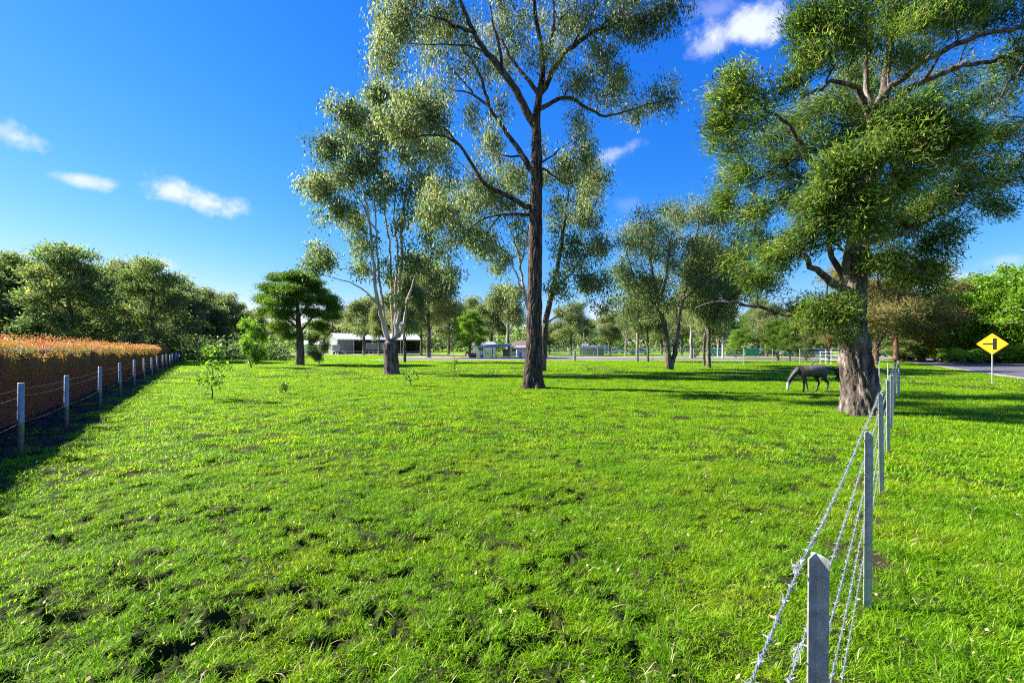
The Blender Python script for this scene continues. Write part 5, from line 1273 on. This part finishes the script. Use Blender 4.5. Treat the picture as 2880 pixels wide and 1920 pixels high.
def wheel(rt, x, y, r, w, ax='y'):
    t_ = MB().tube([(0, -w / 2, 0), (0, -w / 2 + .02, 0), (0, w / 2 - .02, 0), (0, w / 2, 0)], [r * .93, r, r, r * .93], 20).build('wheel', M['tyre'], rt, loc=(x, y, r))
    MB().tube([(0, -w / 2 - .012, 0), (0, w / 2 + .012, 0)], r * .58, 12).build('rim', M['rim'], t_)
def truck(d, u, rz, label, colour='grey'):
    rt = root('truck', label, 'truck', (gx(u, d), d, 0), rz)
    b = MB().box(0, 7.2, -1.2, 1.2, 1.15, 3.25)
    b.build('body', M['greytray'], rt, bevel=.03)
    for i in range(9): MB().box(.3 + i * .82, .38 + i * .82, -1.26, -1.2, 1.2, 3.2).build('rib', M['greytray'], rt)
    for z_ in (1.9, 2.6): MB().box(.1, 7.1, -1.25, -1.203, z_, z_ + .07).build('rail', M['black'], rt)
    MB().box(-.1, 9.6, -.45, .45, .75, 1.1).build('chassis', M['black'], rt)
    cb = MB().prism([(7.5, .6), (9.7, .6), (9.75, 1.6), (9.5, 2.9), (7.7, 3.0), (7.5, 2.8)], -1.15, 1.15).build('cab', M['blue'] if colour == 'grey' else M['white'], rt, bevel=.04)
    MB().box(8.4, 9.3, -1.18, -1.15, 1.75, 2.6).build('side_window', M['glass'], cb); MB().prism([(9.74, 1.75), (9.78, 1.75), (9.60, 2.7), (9.56, 2.7)], -1.0, 1.0).build('windscreen', M['glass'], cb)
    MB().box(7.6, 9.7, -1.19, -1.152, .95, 1.6).build('stripe', M['white'], cb)
    for xx in (.9, 2.1, 3.4, 8.7):
        for sy in (-1, 1): wheel(rt, xx, sy * .98, .5, .3)
    return rt
tx_ = gx(822, 140); truck(139.0, 838, R(33) + 0.0, 'grey tipper truck with a blue and white cab parked in the open shed bays')
truck(126.0, 772, R(100), 'small white truck seen end-on behind the leafy bush left of the shed', 'white').scale = (.55, .8, .8)

def shelter():
    d = 88.; x0 = gx(1103, d); rt = root('animal_shelter', 'open animal shelter with a blue-grey skillion roof on thin posts', 'shelter', (x0, d, 0), R(-4))
    Wd, Dp = 5.2, 3.6
    for px_, py_, h_ in [(0, 0, 1.9), (Wd / 2 - .3, 0, 2.0), (Wd, .3, 2.15), (0, Dp, 2.25), (Wd / 2, Dp, 2.35), (Wd, Dp, 2.45)]: MB().box(px_ - .06, px_ + .06, py_ - .06, py_ + .06, -.1, h_).build('post', M['timber'], rt)
    mb = MB()
    for i in range(16):
        xa = -.5 + i * (Wd + 1) / 16; xb = xa + (Wd + 1) / 16; z = lambda x_, y_: 1.95 + .05 * x_ + .12 * y_
        mb.add([(xa, -.4, z(xa, -.4) + .03 * (i % 2)), (xb, -.4, z(xb, -.4) + .03 * (i % 2)), (xb, Dp + .4, z(xb, Dp + .4) + .03 * (i % 2)), (xa, Dp + .4, z(xa, Dp + .4) + .03 * (i % 2)), (xa, -.4, z(xa, -.4) - .05), (xb, -.4, z(xb, -.4) - .05), (xb, Dp + .4, z(xb, Dp) - .05), (xa, Dp + .4, z(xa, Dp) - .05)],
               [(0, 1, 2, 3), (7, 6, 5, 4), (0, 4, 5, 1), (2, 6, 7, 3), (3, 7, 4, 0), (1, 5, 6, 2)])
    mb.build('roof', M['blueroof'], rt)
    MB().tube([(.7, .1, 1.4), (2.2, -.1, .1)], .04, 6).build('brace', M['grey_post'], rt)
    MB().box(Wd - 1.2, Wd, Dp - .05, Dp, .3, 1.6).build('wall', M['timber'], rt)
shelter()
x_, y_ = gx(1107, 87), 86.6
o = MB().tube([(0, 0, 0), (0, 0, .04), (0, 0, .35), (0, 0, .37), (0, 0, .56), (0, 0, .6)], [.27, .29, .29, .31, .29, .27], 18).build('drum', M['bluebin'], None, loc=(x_, y_, 0)); tag(o, 'bright blue drum standing under the animal shelter', 'drum')

def house(name, label, cat, u, d, rz, L, Wd, ev, rg, wall, roof, hip=.0, windows=(), dooru=None):
    rt = root(name, label, cat, (gx(u, d), d, 0), rz)
    MB().box(0, L, 0, Wd, 0, ev).build('wall', wall, rt)
    e = .5; V = [(-e, -e, ev - .05), (L + e, -e, ev - .05), (L + e, Wd + e, ev - .05), (-e, Wd + e, ev - .05), (hip, Wd / 2, rg), (L - hip, Wd / 2, rg)]
    MB().add(V, [(0, 1, 5, 4), (1, 2, 5), (2, 3, 4, 5), (3, 0, 4), (3, 2, 1, 0)]).build('roof', roof, rt)
    MB().box(-e - .05, L + e + .05, -e - .12, -e, ev - .18, ev + .02).build('gutter', M['white'], rt)
    for (a, b, z0_, z1_) in windows:
        f_ = MB().box(a - .08, b + .08, -.05, -.003, z0_ - .08, z1_ + .08).build('window', M['white'], rt); MB().box(a, b, -.07, -.052, z0_, z1_).build('pane', M['glass'], f_)
    return rt
house('house', 'low house with a brown tiled roof left of the dark furrowed trunk', 'house', 1166, 112, R(3), 7.2, 6, 2.2, 3.6, M['trim'], M['roofbrown'], 2.0, [(1.0, 2.2, .9, 1.8), (3.4, 4.8, .9, 1.8)])
house('house', 'small white building behind the animal shelter', 'house', 1088, 118, R(5), 5.5, 5, 2.6, 3.4, M['white'], M['trim'], .3, [(1.2, 2.2, 1.1, 2.0)])
house('farm_shed', 'small white shed with a dark doorway just left of the furrowed trunk', 'shed', 1187, 92, R(3), 3.4, 2.4, 1.9, 2.3, M['white'], M['trim'], .1, [(.5, .9, .15, .9)])
house('house', 'low white farm building behind the round dark pine', 'house', 690, 150, R(10), 18, 8, 2.8, 4.2, M['white'], M['shedroof'], .2, [(2, 4, 1, 2), (8, 10, 1, 2)])
house('house', 'white farmhouse glimpsed between the woodland trunks beyond the hedge', 'house', 52, 115, R(0), 8, 6, 2.6, 4.0, M['white'], M['shedroof'], 1.5, [(2, 4, 1, 2)])
def carport():
    d = 116.; rt = root('carport', 'blue-grey carport with a white curved roof behind the chain-link fence', 'carport', (gx(1334, d), d, 0), R(-3)); L, Dp = 6.6, 5.
    for xx in (.2, 2.3, 4.4, 6.4):
        for yy in (0.1, Dp): MB().tube([(xx, yy, 0), (xx, yy, 1.75)], .05, 8).build('post', M['galv'], rt)
    MB().box(.1, L - .1, Dp + .1, Dp + .16, 0, 1.7).build('wall', M['blueroof'], rt)
    V = []; n_ = 8
    for i in range(n_ + 1):
        a = i / n_; y_ = -.4 + (Dp + .8) * a; z_ = 1.78 + .45 * math.sin(math.pi * a); V += [(-.3, y_, z_), (L + .3, y_, z_), (-.3, y_, z_ + .06), (L + .3, y_, z_ + .06)]
    Fc = []
    for i in range(n_): b = 4 * i; Fc += [(b, b + 4, b + 5, b + 1), (b + 2, b + 3, b + 7, b + 6), (b, b + 2, b + 6, b + 4), (b + 1, b + 5, b + 7, b + 3)]
    Fc += [(0, 1, 3, 2)]
    MB().add(V, Fc).build('roof', M['shedroof'], rt)
carport()

# ------------------------------------------------------------------ cars
def car(label, u, d, rz, paint, kind='wagon', group='cars parked beyond the paddock'):
    rt = root('parked_car', label, 'car', (gx(u, d), d, .05), rz, group)
    L = 4.7; w = .9
    if kind == 'pickup':
        L = 5.2; low = [(0, .38), (.05, .95), (.1, 1.02), (1.9, 1.02), (3.9, 1.02), (4.9, .92), (5.15, .75), (5.2, .38)]; gh = [(1.75, 1.0), (1.95, 1.62), (2.2, 1.70), (3.0, 1.68), (3.3, 1.62), (3.95, 1.02)]
        win = [(1.98, 1.08), (2.1, 1.55), (2.95, 1.58), (3.2, 1.54), (3.7, 1.08)]
    elif kind == 'wagon':
        low = [(0, .35), (.02, .9), (.15, 1.0), (3.5, 1.0), (4.4, .88), (4.68, .7), (4.7, .35)]; gh = [(.12, .98), (.3, 1.58), (.6, 1.68), (2.4, 1.70), (2.75, 1.62), (3.5, 1.0)]
        win = [(.35, 1.05), (.5, 1.54), (2.5, 1.58), (2.72, 1.52), (3.25, 1.05)]
    else:
        low = [(0, .32), (.02, .8), (.15, .92), (3.3, .92), (4.4, .82), (4.62, .65), (4.65, .32)]; gh = [(.35, .9), (1.0, 1.36), (1.5, 1.43), (2.4, 1.42), (2.7, 1.35), (3.4, .9)]
        win = [(.75, .95), (1.15, 1.30), (2.45, 1.34), (2.65, 1.28), (3.15, .95)]
    b = MB().prism(low, -w, w).build('body', paint, rt, bevel=.06)
    g = MB(); n_ = len(gh); V = [(a, -w * (.97 if z < 1.1 else .80), z) for a, z in gh] + [(a, w * (.97 if z < 1.1 else .80), z) for a, z in gh]
    g.add(V, [tuple(range(n_)), tuple(range(n_, 2 * n_))] + [(i, (i + 1) % n_, (i + 1) % n_ + n_, i + n_) for i in range(n_)]).build('cabin', paint, rt, bevel=.03)
    zb, zt_ = gh[0][1], max(z for _, z in gh)
    for sy in (-1, 1):
        f_ = lambda z: w * (.97 + (.80 - .97) * (z - zb) / (zt_ - zb)) + .012
        V = [(a, sy * f_(z), z) for a, z in win] + [(a, sy * (f_(z) - .02), z) for a, z in win]; m = len(win)
        MB().add(V, [tuple(range(m)), tuple(range(m, 2 * m))] + [(i, (i + 1) % m, (i + 1) % m + m, i + m) for i in range(m)]).build('side_window', M['glass'], rt)
        xm = (win[0][0] + win[-1][0]) / 2; MB().box(xm - .04, xm + .04, sy * w * .9 - .06, sy * w * .9 + .06, win[0][1] - .02, win[1][1]).build('pillar', paint, rt)
        for xx in (.85, L - .9): wheel(rt, xx, sy * (w - .08), .33, .22)
        MB().box(L - .12, L + .01, sy * w * .75 - .15, sy * w * .75 + .15, .62, .76).build('headlight', M['clear'], rt); MB().box(-.02, .08, sy * w * .78 - .12, sy * w * .78 + .12, .65, .9).build('tail_light', M['redlens'], rt)
    p0, p1 = gh[-1], gh[-2]
    mb = MB(); V = [(p0[0] - .05, -.78, p0[1] + .06), (p0[0] - .05, .78, p0[1] + .06), (p1[0] + .02, .66, p1[1] - .03), (p1[0] + .02, -.66, p1[1] - .03)]; V += [(a + .03, b_, c_ + .01) for a, b_, c_ in V]
    mb.add(V, [(3, 2, 1, 0), (4, 5, 6, 7), (0, 1, 5, 4), (1, 2, 6, 5), (2, 3, 7, 6), (3, 0, 4, 7)]).build('windscreen', M['glass'], rt)
    MB().box(-.06, .06, -w * .95, w * .95, .38, .52).build('bumper', M['black'], rt); MB().box(L - .05, L + .05, -w * .95, w * .95, .36, .50).build('bumper', M['black'], rt)
    return rt
car('pale blue-silver wagon parked behind the chain-link fence left of the white pickup', 1385, 138, R(2), M['carpale'], 'wagon')
car('white wagon half hidden behind the pale blue-silver wagon', 1401, 146, R(2), M['carwhite'], 'wagon')
car('white pickup parked behind the thin leaning gum', 1446, 122, R(-3), M['carwhite'], 'pickup')
car('dark blue sedan right of the teal cloth panels', 1742, 104, R(0), M['carblue'], 'sedan')
car('silver grey sedan parked between the two bright trees', 1790, 102, R(0), M['silver'], 'sedan')
car('silver wagon parked right above the grazing horse', 1853, 96, R(0), M['silver'], 'wagon')
car('dark blue car parked right of the paperbark at the bend', 2015, 96, R(185), M['carblue'], 'sedan').location.x += 4.6
car('black car with red tail lights parked right of the dark blue car at the bend', 2048, 95, R(-4), M['black'], 'sedan')

# ------------------------------------------------------------------ poles, sign, wires
def pole(name, label, u, vb, vt, r, mat, cat='pole', lean=0):
    d = gd(vb); h_ = (vb - vt) / F * d; o = MB().tube([(0, 0, -.1), (lean * .5, 0, h_ * .5), (lean, 0, h_)], [r, r * .9, r * .8], 10).build(name, mat, None, loc=(gx(u, d), d, 0), smooth=False); tag(o, label, cat); return o
d = gd(823); rt = root('street_lamp', 'pale street lamp pole with a long curved arm above the teal cloth', 'street lamp', (gx(1660, d), d, 0)); h_ = (823 - 772) / F * d
MB().tube([(0, 0, -.1), (0, 0, h_)], [.17, .13], 12).build('pole', M['grey_post'], rt)
MB().tube([(.25, 0, h_ * .6), (.5, 0, h_ * .9), (1.0, -.2, h_ * 1.12), (1.9, -.4, h_ * 1.22), (2.6, -.6, h_ * 1.24)], .05, 8).build('arm', M['galv'], rt); MB().box(2.5, 3.1, -.75, -.5, h_ * 1.22, h_ * 1.26).build('lamp_head', M['grey_post'], rt)
MB().tube([(.25, 0, h_ * .6), (0, 0, h_ * .58)], .04, 6).build('bracket', M['galv'], rt)
pole('pole', 'thin white pole in front of the carport', 1341, 818, 764, .10, M['grey_post'])
pole('pole', 'short pale pole left of the street lamp', 1648, 822, 790, .09, M['grey_post'])
pole('pole', 'slanted pale pole among the yellow shrubs across the road', 2098, 828, 764, .16, M['grey_post'], lean=-.35)
pole('bollard', 'small pale marker post on the far road verge left of the cycad', 2171, 832, 816, .07, M['grey_post'], 'marker post')
pole('stump', 'short cut stump standing in the paddock right of the dark trunk', 1320, 829, 806, .19, M['timber'], 'stump')
for u, lb in ((793, 'white marker post left of the grey truck'), (861 - 25, 'white marker post below the grey truck'), (921, 'white marker post right of the many-stemmed gum')):
    pole('bollard', lb, u, 815.5, 806.5, .07, M['white'], 'marker post')

def roadsign():
    d = gd(882); x = gx(2279, d); ang = math.atan2(x, d); rt = root('road_sign', 'yellow diamond warning sign with a black side-road mark on a steel post', 'road sign', (x, d, gz1(x, d)), -ang)
    zc = EYE - (789 - HV) / F * d; s_ = .60
    MB().tube([(0, .03, -.2), (0, .03, zc + .35)], .032, 12).build('post', M['galv'], rt)
    def dia(k, y0, y1, name, mat, par):
        r_ = .05 * k / s_; P = []
        for i in range(4):
            a = R(90 * i + 90); cx_, cz_ = (k - r_ * 1.4) * math.cos(a), (k - r_ * 1.4) * math.sin(a)
            for j in range(-2, 3): b = a + R(22.5 * j); P.append((cx_ * 1.04 + r_ * math.cos(b), cz_ + r_ * math.sin(b)))
        return MB().prism([(a * 1.04, b + zc) for a, b in P], y0, y1).build(name, mat, par)
    p_ = dia(s_, -.004, .0, 'panel', M['signyellow'], rt)
    o1 = dia(s_ * .955, -.0065, -.0045, 'border', M['signblack'], p_); dia(s_ * .93, -.009, -.0068, 'face', M['signyellow'], p_)
    MB().box(-.37, .02, -.012, -.0092, zc - .045, zc + .045).build('side_road_mark', M['signblack'], p_)
    MB().box(.02, .22 - .04, -.0122, -.0092, zc - .32, zc + .32).build('main_road_mark', M['signblack'], p_)
    for zz in (zc - .25, zc + .25): MB().box(-.06, .06, .0, .075, zz - .02, zz + .02).build('bracket', M['galv'], rt)
roadsign()
for k, (z0_, z1_, lb) in enumerate([(7.1, 7.6, 'upper overhead power line at the right edge'), (5.5, 6.0, 'lower overhead power line at the right edge')]):
    a = W(2275 - 25 * k, 716 + 28 * k, 63.); b = W(2500, 690 + 30 * k, 50.)
    pts = [tuple(a + (b - a) * s_ - np.array([0, 0, .5 * 4 * s_ * (1 - s_) * .5])) for s_ in np.linspace(0, 1.6, 14)]
    o = MB().tube(pts, .028, 5).build('power_line', M['grey_post']); tag(o, lb, 'power line', 'power lines')

# ------------------------------------------------------------------ horses
def horse_material(name, dark=(.034, .028, .027), mid=(.13, .105, .088), face=(.28, .34, .42), sock=(.55, .50, .40)):
    m, n_, l_ = newmat(name)
    out = n_.new('ShaderNodeOutputMaterial'); p = n_.new('ShaderNodeBsdfPrincipled'); l_.new(p.outputs[0], out.inputs[0]); t = n_.new('ShaderNodeTexCoord'); sp = n_.new('ShaderNodeSeparateXYZ'); l_.new(t.outputs['Object'], sp.inputs[0])
    nz = n_.new('ShaderNodeTexNoise'); nz.inputs['Scale'].default_value = 14; nz.inputs['Detail'].default_value = 5; l_.new(t.outputs['Object'], nz.inputs['Vector'])
    def mth(op, a, b=None, c=None):
        q = n_.new('ShaderNodeMath'); q.operation = op
        for i, s_ in enumerate((a, b, c)):
            if s_ is None: continue
            if isinstance(s_, (int, float)): q.inputs[i].default_value = s_
            else: l_.new(s_, q.inputs[i])
        return q.outputs[0]
    def sm(v, a, b):
        q = n_.new('ShaderNodeMapRange'); q.interpolation_type = 'SMOOTHSTEP'; l_.new(v, q.inputs['Value']); q.inputs['From Min'].default_value = a; q.inputs['From Max'].default_value = b; return q.outputs[0]
    def mixc(f, a, b):
        q = n_.new('ShaderNodeMix'); q.data_type = 'RGBA'; l_.new(f, q.inputs['Factor'])
        for k, s_ in (('A', a), ('B', b)):
            if isinstance(s_, tuple): q.inputs[k].default_value = (*s_, 1)
            else: l_.new(s_, q.inputs[k])
        return q.outputs['Result']
    zj = mth('ADD', sp.outputs['Z'], mth('MULTIPLY', mth('SUBTRACT', nz.outputs['Fac'], .5), .35))
    xj = mth('ADD', sp.outputs['X'], mth('MULTIPLY', mth('SUBTRACT', nz.outputs['Fac'], .5), .3))
    body = mth('MULTIPLY', mth('MULTIPLY', sm(zj, .66, .92), sm(xj, -.48, -.25)), mth('SUBTRACT', 1.0, sm(xj, .42, .7)))
    c = mixc(mth('MULTIPLY', body, mth('ADD', .55, mth('MULTIPLY', nz.outputs['Fac'], .7))), dark, mid)
    hd = mth('MULTIPLY', mth('SUBTRACT', 1.0, sm(sp.outputs['X'], -.96, -.86)), mth('SUBTRACT', 1.0, sm(sp.outputs['Z'], .34, .46)))
    hd = mth('MULTIPLY', hd, sm(sp.outputs['Z'], .05, .11)); c = mixc(hd, c, face)
    sk = mth('MULTIPLY', mth('MULTIPLY', sm(sp.outputs['X'], .2, .25), mth('SUBTRACT', 1.0, sm(zj, .28, .42))), sm(mth('MULTIPLY', sp.outputs['Y'], -1.0), 0, .03))
    c = mixc(sk, c, sock)
    l_.new(c, p.inputs['Base Color']); p.inputs['Roughness'].default_value = .5; p.inputs['Specular IOR Level'].default_value = .4
    return m
def horse(name, label, loc, rz, scale, mats):
    rt = root(name, label, 'horse', loc, rz); rt.scale = (scale,) * 3
    # vertices: position, radii ; edges by parent
    nd = [((.12, 0, .93), (.27, .27), None), ((-.16, 0, .93), (.265, .265), 0), ((-.40, 0, .96), (.255, .235), 1), ((-.56, 0, .97), (.20, .19), 2), ((-.68, 0, .88), (.165, .135), 3), ((-.80, 0, .73), (.135, .105), 4),
          ((-.90, 0, .57), (.11, .085), 5), ((-.965, 0, .45), (.095, .075), 6), ((-.985, 0, .36), (.095, .072), 7), ((-1.0, 0, .26), (.072, .058), 8), ((-1.01, 0, .16), (.055, .048), 9), ((-1.01, 0, .08), (.052, .046), 10), ((-1.005, 0, .045), (.035, .034), 11),
          ((.38, 0, .98), (.265, .25), 0), ((.56, 0, .98), (.215, .21), 13), ((.68, 0, .95), (.13, .15), 14)]
    def leg(par, pts):
        p_ = par
        for pos, r in pts: nd.append((pos, r, p_)); p_ = len(nd) - 1
    leg(2, [((-.40, -.13, .74), (.12, .09)), ((-.38, -.13, .58), (.075, .065)), ((-.385, -.13, .42), (.05, .05)), ((-.38, -.13, .36), (.045, .042)), ((-.38, -.13, .22), (.032, .032)), ((-.385, -.13, .14), (.042, .040)), ((-.40, -.13, .08), (.034, .034)), ((-.415, -.13, .035), (.052, .048)), ((-.42, -.13, .0), (.056, .05))])
    leg(2, [((-.30, .13, .74), (.12, .09)), ((-.22, .13, .58), (.075, .065)), ((-.17, .13, .42), (.05, .05)), ((-.155, .13, .36), (.045, .042)), ((-.12, .13, .22), (.032, .032)), ((-.10, .13, .14), (.042, .040)), ((-.10, .13, .08), (.034, .034)), ((-.115, .13, .035), (.052, .048)), ((-.12, .13, .0), (.056, .05))])
    leg(14, [((.46, -.14, .76), (.17, .12)), ((.44, -.15, .62), (.12, .09)), ((.53, -.15, .50), (.07, .06)), ((.62, -.15, .42), (.056, .05)), ((.62, -.15, .34), (.042, .038)), ((.60, -.15, .20), (.034, .032)), ((.595, -.15, .13), (.042, .04)), ((.56, -.15, .07), (.036, .036)), ((.54, -.15, .03), (.052, .048)), ((.535, -.15, .0), (.056, .05))])
    leg(13, [((.34, .14, .76), (.16, .12)), ((.26, .15, .62), (.11, .09)), ((.32, .15, .50), (.068, .06)), ((.40, .15, .42), (.054, .05)), ((.385, .15, .34), (.042, .038)), ((.33, .15, .20), (.034, .032)), ((.31, .15, .13), (.042, .04)), ((.275, .15, .07), (.036, .036)), ((.255, .15, .03), (.052, .048)), ((.25, .15, .0), (.056, .05))])
    for sy in (-1, 1): leg(7, [((-.95, sy * .055, .49), (.028, .022)), ((-.975, sy * .085, .565), (.010, .008))])
    me = bpy.data.meshes.new('body'); me.from_pydata([a for a, _, _ in nd], [(c_, i) for i, (_, _, c_) in enumerate(nd) if c_ is not None], []); me.materials.append(mats[0])
    o = link('body', me, rt); bpy.context.view_layer.objects.active = o
    md = o.modifiers.new('skin', 'SKIN'); md.use_smooth_shade = True
    sv = me.skin_vertices[0].data if len(me.skin_vertices) else None
    if sv is None:
        import bmesh
        bm = bmesh.new(); bm.from_mesh(me); lay = bm.verts.layers.skin.verify(); bm.to_mesh(me); bm.free(); sv = me.skin_vertices[0].data
    for i, (_, r, _) in enumerate(nd): sv[i].radius = r
    sv[0].use_root = True
    ss = o.modifiers.new('subdivision', 'SUBSURF'); ss.levels = 2; ss.render_levels = 2
    # mane and tail: bundles of hair strips with thickness
    q = np.random.RandomState(6); mane = MB()
    for i in range(70):
        s_ = q.rand(); a = np.array([-.56, 0, 1.15]) * (1 - s_) + np.array([-1.0, 0, .50]) * s_ + np.array([-.045, 0, .055]) * math.sin(s_ * 3.1) * 1.2; sd_ = -1 if q.rand() < .75 else 1
        b = a + np.array([.02, sd_ * .07, -.05]); e_ = a + np.array([.06 + .05 * q.rand(), sd_ * (.10 + .03 * q.rand()), -.13 - .09 * q.rand()]); mane.tube([a, b, e_], [.014, .013, .004], 4)
    mane.build('mane', mats[1], rt, smooth=True)
    tail = MB()
    for i in range(60):
        j = q.normal(0, 1, 3); pts = []
        for k, pnt in enumerate([(.76, 0, 1.02), (.90, 0, 1.04), (1.03, 0, .97), (1.10, 0, .84), (1.10, 0, .68), (1.04, 0, .56)]): pts.append(np.array(pnt) + j * .012 * (k + .6) * np.array([1.0, 1, 1.2]))
        tail.tube(pts[:4 + int(q.rand() * 3)], [.016, .015, .014, .012, .009, .004][:4 + 0] if False else .010, 4)
    tail.build('tail', mats[1], rt, smooth=True)
    MB().tube([(.64, 0, 1.06), (.74, 0, 1.05), (.84, 0, 1.045), (.92, 0, 1.03)], [.05, .045, .035, .015], 8).build('dock', mats[1], rt, smooth=True)
    ey = MB()
    for sy in (-1, 1): ey.tube([(-.985, sy * .062, .37), (-.99, sy * .072, .372), (-.99, sy * .078, .372)], [.018, .016, .004], 8)
    ey.build('eyes', M['black'], rt)
    return rt
hair = simple('dark horse hair', (.012, .010, .009), .6, 0, .3, 30)
hm = horse_material('grey brown horse coat')
d = gd(899); hx = gx(1864, d)
horse('horse', 'dark grey-brown horse grazing under the paperbark with its tail swishing', (hx, d, gz1(hx, d) - .01), R(-6), 1.05, (hm, hair))
hc = horse_material('chestnut coat', (.20, .055, .020), (.30, .09, .03), (.26, .08, .03), (.20, .06, .03)); hh_ = simple('chestnut hair', (.14, .045, .02), .6)
horse('horse', 'chestnut horse standing end-on far away below the bright round pine', (gx(1072, 100), 100, -.02), R(75), .98, (hc, hh_))

# low brown barrels by the shelter
def trough(u, d, label, mat, r, w):
    o = MB().tube([(0, 0, 0), (0, 0, .5), (0, 0, .85), (0, 0, .9)], [r * .8, r, r, r * .85], 14).build('feed_tub', mat, None, loc=(gx(u, d), d, 0)); tag(o, label, 'tub', 'feed tubs left of the animal shelter')
trough(1083, 90, 'wide rusty brown tub by the bright round pine trunk', M['bark_red'], .55, 0)
trough(1091, 89, 'narrow rust-red tub left of the animal shelter', simple('rust red', (.25, .06, .03), .7), .32, 0)
# fallen branch and clods in the grass
def fallen():
    d = gd(849); x = gx(1347, d); q = np.random.RandomState(3); mb = MB()
    mb.tube([(0, 0, .05), (.4, .1, .12), (.8, .0, .08), (1.3, .1, .05)], [.05, .045, .03, .015], 7); mb.tube([(.1, 0, .08), (.0, .05, .35), (-.05, .05, .5)], [.03, .02, .01], 6); mb.tube([(.6, 0, .1), (.75, -.3, .2), (1.0, -.5, .1)], [.03, .02, .008], 6)
    o = mb.build('fallen_branch', M['bark_mid'], None, loc=(x, d, gz1(x, d))); tag(o, 'dead fallen branch lying in the grass between the two trunks right of centre', 'branch')
    for k, (u, v, r_, lb) in enumerate([(1637, 1160, .07, 'dark dung clod alone in the grass left of the barbed wire')]):
        d = gd(v); x = gx(u, d); mb = MB()
        for i in range(9):
            a = q.rand(3) * 2 - 1; c_ = np.array([a[0] * r_, a[1] * r_, .01 + abs(a[2]) * r_ * .4]); rr = r_ * (.35 + .25 * q.rand()); mb.tube([c_ - [rr * .8, 0, 0], c_ - [rr * .4, 0, 0], c_ + [rr * .4, 0, 0], c_ + [rr * .8, 0, 0]], [rr * .3, rr * .9, rr, rr * .3], 7)
        o = mb.build('dung_clod', M['soilclod'], None, loc=(x, d, gz1(x, d) + .02), smooth=True); tag(o, lb, 'dung')
fallen()
